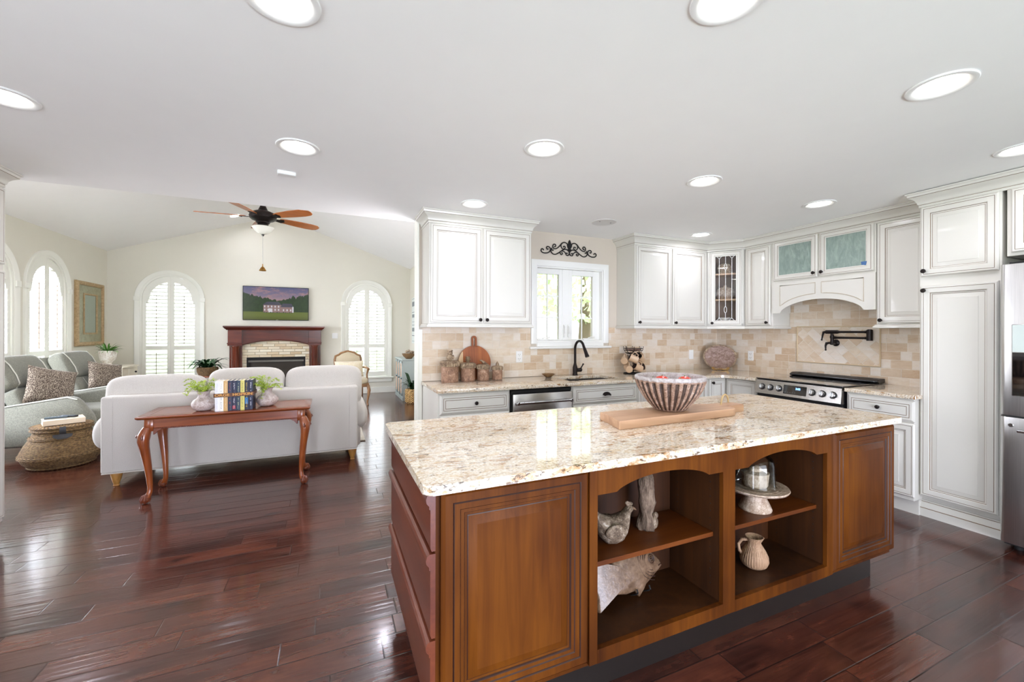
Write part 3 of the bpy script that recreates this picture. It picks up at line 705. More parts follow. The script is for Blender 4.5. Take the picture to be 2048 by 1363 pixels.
# uppers left of the window
cabinet('wall_cabinet', 'cream two-door wall cabinet left of the sink window', (.795, 3.62, UZ), 0, .99, .308, .90,
        [('door', .012, .487, .008, .870, (.463, .035)), ('door', .503, .978, .008, .870, (.527, .035))], group='wall cabinets', rail=[(0, .305), (0, 0), (.99, 0), (.99, .305)])
MB().sweep(CROWN, [(.795, 3.925), (.795, 3.62), (1.785, 3.62), (1.785, 3.925)], mis=CROWN_MI, side=1).obj('crown_moulding', ['cab', 'glaze_soft'], loc=(0, 0, 2.3265), ang=30)
tag(bpy.data.objects['crown_moulding'], 'stepped cream crown moulding on top of the cabinet left of the sink window', 'moulding')
# uppers right of the window, round the corner to the pantry
D0, D1 = Vector((4.105, 3.62)), Vector((4.352, 3.305)); dl = (D1-D0).length; da = math.atan2(D1.y-D0.y, D1.x-D0.x)
FXU = 4.352
cabinet('wall_cabinet', 'cream two-door wall cabinet right of the sink window', (3.035, 3.62, UZ), 0, 1.07, .308, .90,
        [('door', .012, .512, .008, .870, (.045, .035)), ('door', .530, 1.028, .008, .870, (.560, .035))], group='wall cabinets', rail=[(0, .305), (0, 0), (1.07, 0)])
cd = cabinet('corner_wall_cabinet', 'diagonal corner wall cabinet with one leaded glass door', (D0.x, D0.y, UZ), da, dl, .26, .90,
        [('glass', .035, dl-.035, .008, .870, (.062, .035))], group='wall cabinets', rail=[(0, 0), (dl, 0)], open_front=[(0, .036, 0, .90), (dl-.036, dl, 0, .90)])
door = [k for k in kids(cd) if k.name.startswith('door')][0]
mb = MB()   # lead came pattern on the glass
gx0, gx1, gz0, gz1 = .035+.052, dl-.035-.052, .008+.052, .870-.052; gw = gx1-gx0; xa, xb, xm = gx0+gw*.21, gx1-gw*.21, (gx0+gx1)/2
Y = -.0125
for x in (xa, xb):
    mb.tube([(x, Y, gz0+.04), (x, Y, gz1-.04)], .0028, 6)
    for s_ in (-1, 1):
        for z0_, zz in ((gz1-.04, 1), (gz0+.04, -1)): mb.tube([(x+s_*.034*(i/5)**1.5, Y, z0_+zz*.04*i/5) for i in range(6)], .0026, 6)
for a, b in ((gz0, gz0+.095), (gz0+.165, gz1-.165), (gz1-.095, gz1)): mb.tube([(xm, Y, a), (xm, Y, b)], .0028, 6)
for zc in (gz0+.13, gz1-.13): mb.tube([(xm+.014*math.sin(2*PI*i/14), Y, zc+.036*math.cos(2*PI*i/14)) for i in range(14)], .0026, 6, closed=True)
mb.obj('lead_came', 'white_plastic', door)
for z in (.30, .60): MB().box(.017, dl-.017, .03, .246, z, z+.018).obj('shelf', 'shelfwood', cd, ang=None)
inn = MB(); inn.box(.0165, dl-.0165, .244, .2475, .031, .879); inn.box(.0162, .0182, .02, .244, .031, .879); inn.box(dl-.0182, dl-.0162, .02, .244, .031, .879); inn.obj('lining', plain('brown_cabinet_lining', (134, 112, 98), .6, var=.1), cd, ang=None)
cabinet('wall_cabinet', 'narrow cream wall cabinet between the leaded corner cabinet and the range hood', (FXU, 3.305, UZ), R(-90), .325, .285, .90,
        [('door', .028, .305, .008, .870, (.275, .035))], group='wall cabinets', rail=[(0, 0), (.325, 0), (.325, .282)])
hood_t = cabinet('hood_cabinet', 'cream cabinet over the range with two green glass doors and an arched valance', (FXU, 2.98, 1.57), R(-90), .925, .276, .782,
        [('seeded', .015, .452, .352, .770, (.425, .392)), ('seeded', .470, .910, .352, .770, (.498, .392))], group='wall cabinets',
        open_front=[(0, .022, .335, .782), (.445, .478, .335, .782), (.903, .925, .335, .782), (0, .925, .335, .36), (0, .925, .76, .782)])
# the carcass of the hood only goes down to the valance: rebuild it hollow underneath
old = [k for k in kids(hood_t) if k.name.startswith('carcass')][0]; bpy.data.objects.remove(old)
mb = MB(); mb.box(0, .925, .27, .276, .20, .782); mb.box(0, .016, .0, .27, .02, .782); mb.box(.909, .925, .0, .27, .02, .782); mb.box(.016, .909, 0, .27, .335, .36); mb.box(.016, .909, 0, .27, .762, .782)
for a, b, c, e in ((0, .022, .335, .782), (.445, .478, .335, .782), (.903, .925, .335, .782)): mb.box(a, b, -.001, .018, c, e)
mb.box(.1, .82, .03, .26, .28, .335); mb.obj('carcass', ['cab', 'glaze'], hood_t, ang=None)
mb = MB(); c0, hw, rise = .4625, .375, .125
def arc(x):
    u = (x-c0)/hw; return .012+rise*max(0, 1-u*u)**.62 if abs(u) < 1 else .012
mb.archstrip(0, c0-hw, lambda x: .012, lambda x: .335, -.016, 0, 2); mb.archstrip(c0-hw, c0+hw, arc, lambda x: .335, -.016, 0, 40); mb.archstrip(c0+hw, .925, lambda x: .012, lambda x: .335, -.016, 0, 2)
val = mb.obj('arched_valance', ['cab', 'glaze_soft'], hood_t, ang=25)
mb = MB()
for s_ in (-1, 1):   # two sunk panels with an arched lower edge
    xs = [c0+s_*(.028+(.375-.028)*i/14) for i in range(15)]
    lo = [max(.085, arc(x)+.055) if abs(x-c0) < hw else .085 for x in xs]; lo = [min(q, .275) for q in lo]
    path = [(xs[0], .297)]+[(x, z) for x, z in zip(xs, lo)]+[(xs[-1], .297)]
    mb.tube([(x, -.0165, z) for x, z in path], .0040, 6, closed=True)
mb.obj('panel_bead', 'glaze_crown', val)
cabinet('wall_cabinet', 'single-door cream wall cabinet between the range hood and the tall pantry', (FXU, 2.053, UZ), R(-90), .389, .285, .90,
        [('door', .012, .380, .008, .870, (.040, .035))], group='wall cabinets', rail=[(0, .282), (0, 0), (.388, 0)])
MB().sweep(CROWN, [(3.035, 3.925), (3.035, 3.62), (D0.x, D0.y), (D1.x, D1.y), (FXU, 1.665)], mis=CROWN_MI, side=1).obj('crown_moulding', ['cab', 'glaze_soft'], loc=(0, 0, 2.3265), ang=30)
tag(bpy.data.objects['crown_moulding.001'], 'long cream crown moulding running from the sink window round the corner to the pantry', 'moulding')
# pantry and fridge surround
PX, PY0, PY1 = 4.10, 1.662, 1.240
cabinet('pantry_cabinet', 'tall cream pantry cabinet with a short door above a long door', (PX, PY0, .150), R(-90), PY0-PY1, RX-PX-.004, 2.19,
        [('door', .010, .412, .012, 1.580, (.034, 1.545)), ('door', .010, .412, 1.650, 2.172, (.034, 1.690))], group='tall cabinets')
MB().box(.0, PY0-PY1, .045, .44, -.150, -.001).obj('toe_kick', 'cab', bpy.data.objects['pantry_cabinet'], ang=None)
cabinet('fridge_cabinet', 'cream cabinet above the refrigerator', (PX, PY1-.022, 1.885), R(-90), .93, RX-PX-.004, .455,
        [('door', .022, .452, .02, .437, ), ('door', .470, .90, .02, .437, )], group='tall cabinets')
MB().sweep(CROWN, [(RX-.01, PY0), (PX, PY0), (PX, .30)], mis=CROWN_MI, side=1).obj('crown_moulding', ['cab', 'glaze_soft'], loc=(0, 0, 2.322), ang=30)
tag(bpy.data.objects['crown_moulding.002'], 'cream crown moulding on top of the tall pantry and fridge cabinet', 'moulding')
BASEM = [(0, 0), (.030, 0), (.030, .060), (.024, .064), (.024, .072), (.014, .090), (.010, .104), (.006, .107), (.006, .116), (0, .118)]
o = MB().sweep(BASEM, [(4.138, 2.10), (4.138, 1.20)], mis=[0, 0, 1, 0, 0, 0, 1, 0, 0, 0], side=1).obj('base_moulding', ['cab', 'glaze_soft'], ang=30)
tag(o, 'cream stepped base moulding along the floor under the pantry', 'moulding')

# base cabinets ------------------------------------------------------------
BH = .882
def base(name, label, loc, rz, w, d, doors, d_low=None, **k):
    t = cabinet(name, label, loc, rz, w, d, BH-.115, doors, group='base cabinets', **k)
    MB().box(.0, w, .07, d-.01, -.115, 0).obj('toe_kick', 'cab', t, ang=None); return t
BY = 3.32
base('drawer_cabinet', 'cream drawer base cabinet left of the dishwasher', (.803, BY, .115), 0, .63, .605,
     [('drawer', .012, .620, .592, .755, (.316, .674)), ('drawer', .012, .620, .305, .582, (.316, .445)), ('drawer', .012, .620, .012, .295, (.316, .155))])
sk = base('sink_cabinet', 'cream sink base cabinet with a cup pull on its false drawer', (2.052, BY, .115), 0, .763, .605,
     [('drawer', .012, .751, .592, .755, ('cup', .382, .668)), ('door', .012, .376, .012, .582, (.345, .54)), ('door', .386, .751, .012, .582, (.418, .54))], )
old = [k for k in kids(sk) if k.name.startswith('carcass')][0]; bpy.data.objects.remove(old)
MB().box(0, .763, 0, .605, 0, .545).box(0, .763, 0, .018, .545, BH-.115).box(0, .016, .018, .605, .545, BH-.115).box(.747, .763, .018, .605, .545, BH-.115).obj('carcass', 'cab', sk, ang=None)
base('base_cabinet', 'cream two-door base cabinet behind the bowl of tomatoes', (2.817, BY, .115), 0, .972, .605,
     [('door', .012, .560, .012, .755, (.525, .715)), ('door', .600, .960, .012, .755, (.655, .700))])
t = base('corner_base_cabinet', 'cream corner base cabinet with two doors meeting at the inside corner', (3.791, BY, .115), 0, .255, .605, [('door', .006, .244, .012, .755, (.040, .715))])
mb = MB(); mb.box(.256, .84, .0, .605, 0, BH-.115); mb.box(.268, .84, -.412, 0, 0, BH-.115); mb.obj('carcass', 'cab', t, ang=None)
d2 = MB(); panel(d2, .026, .385, .012, .755, DOOR); d2.obj('door', ['cab', 'glaze_soft'], t, loc=(.268, 0, 0), rot=R(-90), ang=25)
base('drawer_cabinet', 'cream base cabinet with one drawer over a door between the range and the pantry', (4.022, 2.106, .115), R(-90), .444, .60,
     [('drawer', .012, .455, .592, .755, (.230, .677)), ('door', .012, .455, .030, .582)])

# worktops and backsplash -----------------------------------------------------
def slab(mb, x0, x1, y0, y1): mb.box(x0, x1, y0, y1, .884, .914, .003, seg=2)
SX0, SX1, SY0, SY1 = 2.10, 2.70, 3.42, 3.765
mb = MB()
slab(mb, .79, SX0, 3.272, SY-.001); slab(mb, SX0, SX1, 3.272, SY0); slab(mb, SX0, SX1, SY1, SY-.001)
XF = 3.985
mb.prism([(SX1, 3.272), (XF-.13, 3.272)]+[(XF-.13+.13*math.sin(PI/2*i/10), 3.142+.13*math.cos(PI/2*i/10)) for i in range(1, 11)]+[(XF, 2.906), (RX-.001, 2.906), (RX-.001, SY-.001), (SX1, SY-.001)], .884, .914, 'xy', bev=.003)
t1 = mb.obj('countertop', 'granite', ang=30); tag(t1, 'L-shaped cream granite countertop along the sink wall and into the corner', 'countertop', 'granite worktops')
mb = MB(); mb.prism([(3.978, 2.104), (3.978, 1.636), (4.076, 1.636), (4.076, 1.664), (RX-.001, 1.664), (RX-.001, 2.104)], .884, .914, 'xy', bev=.003)
tag(mb.obj('countertop', 'granite', ang=30), 'short cream granite countertop between the range and the pantry', 'countertop', 'granite worktops')
mb = MB(); mb.box(.80, WX0-.072, SY-.010, SY-.0005, .9145, 1.424); mb.box(WX0-.072, WX1+.072, SY-.010, SY-.0005, .9145, 1.198); mb.box(WX1+.072, RX-.0105, SY-.010, SY-.0005, .9145, 1.43)
tag(mb.obj('backsplash', 'tile_x', ang=None), 'cream travertine tile backsplash on the sink wall', 'backsplash', 'travertine backsplashes')
PA, PB, PC, PD = 2.155, 2.895, 1.070, 1.440
mb = MB(); mb.box(RX-.010, RX-.0005, 1.664, 2.056, .9145, 1.44); mb.box(RX-.010, RX-.0005, 2.056, PA, .9145, 1.75); mb.box(RX-.010, RX-.0005, PB, 2.978, .9145, 1.75); mb.box(RX-.010, RX-.0005, 2.978, SY-.0005, .9145, 1.44); mb.box(RX-.010, RX-.0005, PA, PB, .9145, PC); mb.box(RX-.010, RX-.0005, PA, PB, PD, 1.75)
bs = mb.obj('backsplash', 'tile_y', ang=None); tag(bs, 'cream travertine tile backsplash behind the range with a framed diagonal panel', 'backsplash', 'travertine backsplashes')
MB().box(RX-.012, RX-.0006, PA, PB, PC, PD).obj('diagonal_panel', 'tile_d', bs, ang=None)
MB().sweep([(-.006, 0), (.006, 0), (.006, .006), (.003, .009), (-.003, .009), (-.006, .006)], [(PA, PC), (PA, PD), (PB, PD), (PB, PC)], lambda a, b, c: (RX-.0115-c, a, b), closed=True).obj('pencil_border', 'pencil', bs, ang=30)

# sink, faucet -------------------------------------------------------------
mb = MB(); d = .20
pr = [(0, 0), (.012, 0), (.012, -d+.02), (.03, -d), (.05, -d)]
rings = [[(SX0+i-.014, SY0+i-.014, .883+z), (SX1-i+.014, SY0+i-.014, .883+z), (SX1-i+.014, SY1-i+.014, .883+z), (SX0+i-.014, SY1-i+.014, .883+z)] for i, z in pr]
mb.loft(rings, True, False); mb.f([mb.v(p) for p in rings[-1]]); mb.cyl((2.4, 3.6, .6835), (2.4, 3.6, .6865), .04)
tag(mb.obj('sink', 'steelh', ang=30), 'stainless undermount sink below the casement window', 'sink')
t = thing('faucet', 'dark bronze gooseneck faucet with a pull-down spray head', 'faucet', (2.425, 3.845, .914))
mb = MB(); mb.lathe([(.030, 0), (.030, .006), (.026, .012), (.024, .03), (.026, .05), (.026, .085), (.022, .10), (.017, .115), (.0145, .13)], n=24); mb.obj('base', 'bronze', t)
pts = [(0, 0, .12), (0, 0, .285)]+[(0, -.085+.085*math.cos(PI*i/14), .285+.085*math.sin(PI*i/14)) for i in range(1, 13)]
mb = MB(); mb.tube(pts, .0135, 14); mb.obj('gooseneck', 'bronze', t)
e = Vector(pts[-1]); d_ = (Vector(pts[-1])-Vector(pts[-2])).normalized(); d_ = (d_+Vector((.15, -.1, -.5))).normalized()
mb = MB(); mb.tube([e, e+d_*.03, e+d_*.035, e+d_*.10, e+d_*.112, e+d_*.125], [.0140, .0145, .0165, .0195, .022, .0215], 16); mb.obj('spray_head', 'bronze', t)
mb = MB(); mb.cyl((.02, 0, .055), (.062, -.01, .058), .020, .022); mb.ball((.064, -.01, .058), (.016, .022, .022), 10); mb.tube([(.062, -.012, .07), (.078, -.018, .10), (.092, -.022, .125)], [.007, .0065, .0095], 10); mb.obj('lever', 'bronze', t)

# dishwasher ----------------------------------------------------------------
t = thing('dishwasher', 'stainless dishwasher with a bar handle under the sink wall worktop', 'dishwasher', (1.4395, BY, 0))
MB().box(.004, .606, .005, .57, .10, .872).obj('body', 'blackmatte', t, ang=None)
MB().box(.014, .604, -.030, .004, .115, .838, .004, seg=2).obj('door', 'steelh', t)
MB().box(.006, .606, -.012, .004, .845, .870, .002).obj('control_strip', 'blackmatte', t, ang=None)
mb = MB(); mb.cyl((.045, -.068, .765), (.575, -.068, .765), .0125, n=18)
for x in (.045, .575): mb.cyl((x, -.068, .765), (x, -.030, .765), .010); mb.box(x-.014, x+.014, -.084, -.054, .750, .780, .005)
mb.obj('bar_handle', 'chrome', t)

# range ------------------------------------------------------------------------
t = thing('range', 'stainless slide-in range with a black glass cooktop and six front knobs', 'range', (4.012, 2.900, 0), R(-90))
RWD = .784
MB().box(.006, RWD-.006, .0, .60, .03, .895).obj('body', plain('range_black_side', (24, 24, 26), .4), t, ang=None)
MB().box(.0, RWD, -.030, .56, .9145, .925, .003).obj('cooktop', 'blackglass', t)
mb = MB()   # sloping control panel
mb.prism([(-.020, .912), (-.034, .905), (-.058, .775), (-.020, .770), (.0, .770), (.0, .912)], .004, RWD-.004, 'yz', bev=.002)
cp = mb.obj('control_panel', 'steelh', t, ang=25)
MB().box(.004, RWD-.004, -.040, -.002, .175, .748, .006, seg=2).obj('oven_door', 'steelh', t)
MB().box(.012, RWD-.012, -.022, -.0, .748, .770).obj('door_gap', 'blackmatte', t, ang=None)
sl = math.atan2(.024, .130)
def onpanel(z): return -.034-(.905-z)*.024/.130
for i, x in enumerate((.075, .160, .245, .545, .630, .715)):
    z = .842
    mb = MB().at((x, onpanel(z), z), rx=PI/2-sl)
    mb.lathe([(.030, 0), (.031, .004), (.026, .008), (.0245, .028), (.0225, .031), (0, .031)], n=28, mis=[1, 1, 0, 0, 0]); mb.box(-.007, .007, -.022, .022, .029, .040, .003)
    mb.obj('knob', ['chrome', 'blackmatte'], t)
mb = MB().at((.395, onpanel(.842)-.001, .842), rx=-sl*1); mb.box(-.105, .105, -.001, .004, -.042, .042, .001); dp = mb.obj('display', 'blackglass', t, ang=None)
M['digits'] = emit('blue_digits', (120, 170, 255), 2.5)
text_obj('clock_digits', '3:05', .026, 'digits', t, (.425, onpanel(.856)-.0035, .856), (PI/2-sl, 0, 0), bold=.0006)
mb = MB()
for i in range(5): mb.ball((.312+.022*i, onpanel(.818)-.003, .818), .0025, 6)
mb.obj('touch_marks', plain('dim_marks', (120, 116, 124), .5), t)
mb = MB(); mb.prism([(.520, .9255), (.490, .932), (.490, .944), (.530, .962), (.612, .962), (.612, .9255)], -.0, RWD+.0, 'yz', bev=.004)
vt = mb.obj('rear_vent', plain('vent_black', (20, 20, 21), .3, var=.1), t, ang=25)
mb = MB()
for i in range(4): mb.box(.06+.18*i, .18+.18*i, .535, .560, .9615, .9628)
mb.obj('vent_slot', 'blackmatte', vt, ang=None)
mb = MB()
for cx, cy, r in ((.2, .14, .10), (.59, .14, .085), (.2, .39, .08), (.59, .39, .10), (.395, .30, .06)): mb.lathe([(r, 0), (r+.002, 0), (r+.002, .0003), (r, .0003)], (cx, cy, .9251), 48, caps=False)
mb.obj('burner_rings', plain('burner_print', (70, 70, 74), .3), t, ang=None)

# pot filler ------------------------------------------------------------------
t = thing('pot_filler', 'dark bronze folding pot filler on the tile above the range', 'faucet', (RX-.012, 2.52, 1.278), R(-90))
B = 'bronze'
MB().at((0, 0, 0), rx=PI/2).lathe([(.034, 0), (.034, .006), (.028, .012), (.018, .018), (.016, .05), (.020, .055), (.020, .075), (0, .078)], n=24).obj('wall_flange', B, t)
mb = MB(); mb.cyl((0, -.065, -.012), (0, -.065, .085), .015); mb.cyl((0, -.065, .045), (0, -.065, .07), .019); mb.obj('riser', B, t)
mb = MB(); mb.tube([(-.02, -.07, .0), (-.045, -.075, -.005), (-.052, -.078, -.03), (-.050, -.08, -.065)], [.010, .014, .009, .006], 10); mb.ball((-.050, -.08, -.070), .009, 8); mb.obj('lower_lever', B, t)
mb = MB(); mb.tube([(0, -.065, .052), (.03, -.068, .052), (.05, -.07, .052), (.28, -.085, .052), (.30, -.086, .052)], [.014, .014, .0105, .0105, .014], 12); mb.obj('lower_arm', B, t)
mb = MB(); mb.cyl((.325, -.088, .028), (.325, -.088, .128), .024); mb.cyl((.325, -.088, .125), (.325, -.088, .132), .017); mb.obj('elbow', B, t)
mb = MB(); mb.tube([(.30, -.090, .108), (.28, -.092, .108), (.09, -.105, .108), (.07, -.106, .108), (-.03, -.110, .108)], [.014, .0105, .0105, .017, .018], 12); mb.obj('upper_arm', B, t)
mb = MB(); mb.tube([(-.03, -.11, .108), (-.052, -.112, .104), (-.058, -.113, .08), (-.066, -.114, .035)], [.014, .012, .0085, .006], 10); mb.ball((-.067, -.114, .03), .0085, 8); mb.cyl((.02, -.107, .108), (.02, -.107, .07), .012, .009); mb.obj('upper_lever', B, t)

# refrigerator -----------------------------------------------------------------
t = thing('refrigerator', 'stainless french door refrigerator at the right edge of the room', 'refrigerator', (4.02, 1.205, 0), R(-90))
FW = .915
MB().box(.004, FW-.004, .0, .60, .03, 1.79).obj('case', plain('fridge_grey_case', (96, 96, 98), .4), t, ang=None)
def fdoor(x0, x1, z0, z1, name):
    mb = MB(); n = 10; rings = []
    def prof(x):   # gently bowed front with rounded edges
        u = (x-x0)/(x1-x0); e = .030; d = .085
        a = min(1, (x-x0)/e); b = min(1, (x1-x)/e); rr = math.sqrt(max(0, 1-(1-a)**2))*math.sqrt(max(0, 1-(1-b)**2))
        return -(d-.045+.045*rr+.006*math.sin(PI*u))
    xs = [x0+.030*(1-math.cos(PI/2*i/8)) for i in range(9)]+[x0+.03+(x1-x0-.06)*i/10 for i in range(1, 10)]+[x1-.030*(1-math.sin(PI/2*i/8)) for i in range(9)]
    for z, k in ((z0, .985), (z0+.006, 1), (z1-.006, 1), (z1, .985)):
        rings.append([(x0, 0, z)]+[(x, prof(x)*k, z) for x in xs]+[(x1, 0, z)])
    return mb.loft(rings, True, True).obj(name, 'steel', t, ang=50)
ld = fdoor(.0, FW/2-.002, .862, 1.815, 'door'); fdoor(FW/2+.002, FW, .862, 1.815, 'door'); fz = fdoor(.0, FW, .055, .850, 'freezer_drawer')
mb = MB(); mb.box(.058, .32, -.0935, -.085, .985, 1.435, .003); dsp = mb.obj('dispenser_frame', 'chrome', ld)
MB().box(.062, .316, -.0945, -.0930, 1.262, 1.430).obj('dispenser_panel', plain('pale_display', (196, 206, 200), .25, coat=.4), dsp, ang=None)
MB().box(.062, .316, -.0945, -.0930, .990, 1.258).obj('dispenser_recess', 'blackglass', dsp, ang=None)
for x, p in ((FW/2-.05, ld), (FW/2+.05, ld)):
    mb = MB(); mb.cyl((x, -.150, .95), (x, -.150, 1.70), .012); mb.cyl((x, -.15, 1.0), (x, -.09, 1.0), .008); mb.cyl((x, -.15, 1.65), (x, -.09, 1.65), .008); mb.obj('handle', 'chrome', p)
mb = MB(); mb.cyl((.1, -.150, .78), (FW-.1, -.150, .78), .012); mb.cyl((.15, -.15, .78), (.15, -.09, .78), .008); mb.cyl((FW-.15, -.15, .78), (FW-.15, -.09, .78), .008); mb.obj('handle', 'chrome', fz)
MB().at((.055, -.0885, .802), rx=PI/2).lathe([(.0125, 0), (.0125, .003), (.010, .005), (0, .005)], n=20).obj('badge', 'chrome', fz)
mb = MB(); mb.box(.01, FW-.01, -.03, 0, .03, .055); mb.obj('kick_grille', 'blackmatte', t, ang=None)
for q in ((.06, .02), (FW-.06, .02), (.06, .55), (FW-.06, .55)): MB().lathe([(.02, 0), (.02, .03)], (q[0], q[1], 0)).obj('foot', 'blackmatte', t)
MB().box(.02, FW-.02, .0, .10, 1.815, 1.835, .003).obj('hinge_cover', 'blackmatte', t, ang=None)

# tall cabinet at the left edge ---------------------------------------------------
cabinet('tall_cabinet', 'tall cream cabinet cut off by the left edge of the photo', (-1.985, 2.55, .115), R(90), 1.352, .60, 2.22,
        [('door', .012, .667, .03, 1.66), ('door', .682, 1.335, .03, 1.66), ('door', .012, .667, 1.70, 2.20), ('door', .682, 1.335, 1.70, 2.20)], group='tall cabinets')
MB().box(.01, 1.34, .06, .60, -.115, 0).obj('toe_kick', 'cab', bpy.data.objects['tall_cabinet'], ang=None)
o = MB().sweep(CROWN, [(-1.985, 2.55), (-1.985, 3.902), (-2.6, 3.902)], mis=CROWN_MI, side=1).obj('crown_moulding', ['cab', 'glaze_soft'], loc=(0, 0, 2.3265), ang=30)
tag(o, 'cream crown moulding on the tall cabinet at the left edge', 'moulding')
# ---------------------------------------------------------------- island
IX0, IX1, IY0, IY1 = .305, 2.888, 1.297, 2.175
isl = thing('kitchen_island', 'amber maple kitchen island with open shelves, panel ends and a drawer stack', 'island', (0, 0, 0))
A0, A1, B0, B1, G0, G1, DZ = .904, 1.549, 1.622, 2.275, 2.333, 2.888, .175
IB = 1.585   # back of the open shelves
mb = MB()
mb.box(IX0, A0-.02, IY0+.002, IY1, .15, .883); mb.box(G0, IX1-.004, IY0+.002, IY1, .15, .883); mb.box(A0-.02, G0, IB+.012, IY1, .15, .883)
mb.obj('carcass', 'isl', isl, ang=None)
mb = MB()
for x0, x1 in ((A0-.02, A0-.002), (A1+.002, B0-.002), (B1+.002, G0)): mb.box(x0, x1, IY0, IB, .15, .883)
mb.box(A0-.02, G0, IB, IB+.012, .15, .883)
for x0, x1 in ((A0-.002, A1+.002), (B0-.002, B1+.002)): mb.box(x0, x1, IY0, IB, .195, .215); mb.box(x0, x1, IY0, IB, .865, .883)
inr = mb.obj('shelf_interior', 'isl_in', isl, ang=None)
mb = MB()
for xx, sg in ((A1+.002, -1), (B1+.002, -1), (A0-.002, 1), (B0-.002, 1)):
    for yy in (1.345, 1.535):
        for k in range(17): mb.cyl((xx, yy, .27+.032*k), (xx+sg*.0006, yy, .27+.032*k), .003, n=6)
mb.obj('pin_holes', 'blackmatte', inr, ang=None)
for x0, x1 in ((A0, A1), (B0, B1)): MB().box(x0, x1, IY0+.03, IB-.002, .485, .504, .001).obj('shelf', 'isl_h', isl, ang=None)
# face frame with arched heads
mb = MB(); y0, y1 = 1.276, IY0
def arch(a, b):
    c, hw = (a+b)/2, (b-a)/2-.085
    def f(x):
        u = (x-c)/hw; return .782+.046*(1-u*u)**.75 if abs(u) < 1 else .782
    return c, hw, f
mb.box(A0-.035, A0, y0, y1, .165, .883, .001); mb.box(A1, B0, y0, y1, .165, .883, .001); mb.box(B1, G0-.012, y0, y1, .165, .883, .001)
for a, b in ((A0, A1), (B0, B1)):
    mb.box(a, b, y0, y1, .165, .216); c, hw, f = arch(a, b)
    mb.archstrip(a, c-hw, lambda x: .782, lambda x: .883, y0, y1, 1); mb.archstrip(c-hw, c+hw, f, lambda x: .883, y0, y1, 30); mb.archstrip(c+hw, b, lambda x: .782, lambda x: .883, y0, y1, 1)
mb.obj('face_frame', 'isl', isl, ang=20)
mb = MB(); panel(mb, .322, .868, DZ, .878, ISLE, y=IY0); mb.obj('end_door', ['isl', 'isl_glaze'], isl, ang=25)
mb = MB(); panel(mb, G0+.004, IX1, DZ, .872, ISLE, y=IY0); mb.obj('end_door', ['isl', 'isl_glaze'], isl, ang=25)
# drawer stack on the left end: slanted fronts with a moulded lip
def drawer_front(z0, z1):
    mb = MB(); w0, w1 = 1.285, IY1-.01
    pr = [(IX0, z0), (IX0-.012, z0), (IX0-.016, z0+.010), (IX0-.016, z1-.052), (IX0-.020, z1-.048), (IX0-.020, z1-.040), (IX0-.028, z1-.030), (IX0-.030, z1-.018), (IX0-.026, z1-.006), (IX0-.018, z1), (IX0, z1)]
    rings = [[(x, w0, z), ] for x, z in pr]
    lo = [(x, w0, z) for x, z in pr]; hi = [(x, w1, z) for x, z in pr]
    mb.loft([lo, hi], True, True); return mb.obj('drawer', 'isl_red', isl, ang=25)
for z0, z1 in ((.165, .420), (.428, .690), (.698, .878)):
    dr = drawer_front(z0, z1)
    mb = MB()
    for q in (.050, .038): mb.box(IX0-.0168, IX0-.0155, 1.2845, IY1-.009, z1-q-.0012, z1-q+.0012)
    mb.obj('bead_line', 'isl_glaze', dr, ang=None)
mb = MB(); mb.box(IX0+.045, IX1-.07, IY0+.06, IY1-.05, 0, .15); mb.tube([(IX0+.02, IY0+.045, .148), (IX1-.075, IY0+.045, .148)], .017, 10); mb.tube([(IX0+.02, IY0+.045, .148), (IX0+.02, IY1-.05, .148)], .017, 10)
mb.obj('toe_kick', 'dark_base', isl)
mb = MB()
a, b, c, d, r = .262, 2.912, 1.247, 2.215, .028
pl = []
for cx, cy, s in ((a+r, c+r, PI), (b-r, c+r, 1.5*PI), (b-r, d-r, 0), (a+r, d-r, .5*PI)): pl += [(cx+r*math.cos(s+PI/2*i/6), cy+r*math.sin(s+PI/2*i/6)) for i in range(7)]
mb.prism(pl, .884, .914, 'xy', bev=.004)
tag(mb.obj('countertop', 'granite', ang=30), 'large cream and brown granite slab on the wooden island', 'countertop', 'granite worktops')

# cutting board and tomato bowl
t = thing('cutting_board', 'thick walnut cutting board with a rope loop lying on the island', 'board', (1.262, 1.61, .9145), R(.5))
mb = MB(); mb.prism([(0, 0), (.40, .012), (.79, .012), (.826, .025), (.838, .06), (.815, .088), (.985, .092), (.985, .175), (.79, .185), (.70, .225), (.055, .232), (.045, .15)], 0, .042, 'xy', bev=.004); mb.obj('board', 'board', t, ang=25)
mb = MB(); mb.tube([(.90+.055*math.cos(a), .155+.02*math.cos(a), .040+.055*math.sin(a)) for a in [PI*i/14 for i in range(15)]], .005, 8); mb.obj('rope_loop', 'twine', t)
t = thing('fluted_bowl', 'rustic brown fluted bowl full of tomatoes on the cutting board', 'bowl', (1.705, 1.745, .957))
fl = lambda th, i: 1+(.040*math.cos(28*th) if 2 <= i <= 7 else .014*math.cos(28*th) if i == 8 else 0)
mb = MB(); mb.lathe([(.0, 0), (.072, 0), (.085, .010), (.108, .035), (.138, .075), (.158, .110), (.170, .140), (.176, .158), (.180, .166), (.184, .172), (.184, .184), (.178, .188), (.170, .186), (.166, .176), (.150, .11), (.10, .04), (.06, .018), (0, .016)], n=224, mod=fl, mis=[0]*8+[1]*4+[1]*5)
for f in mb.bm.faces:
    c = f.calc_center_median()
    if f.material_index == 0 and .008 < c.z < .150 and math.cos(28*math.atan2(c.y, c.x)) < -.30: f.material_index = 2
mb.obj('bowl', ['bowlglaze', 'bowlrim', 'bowlgroove'], t, ang=60)
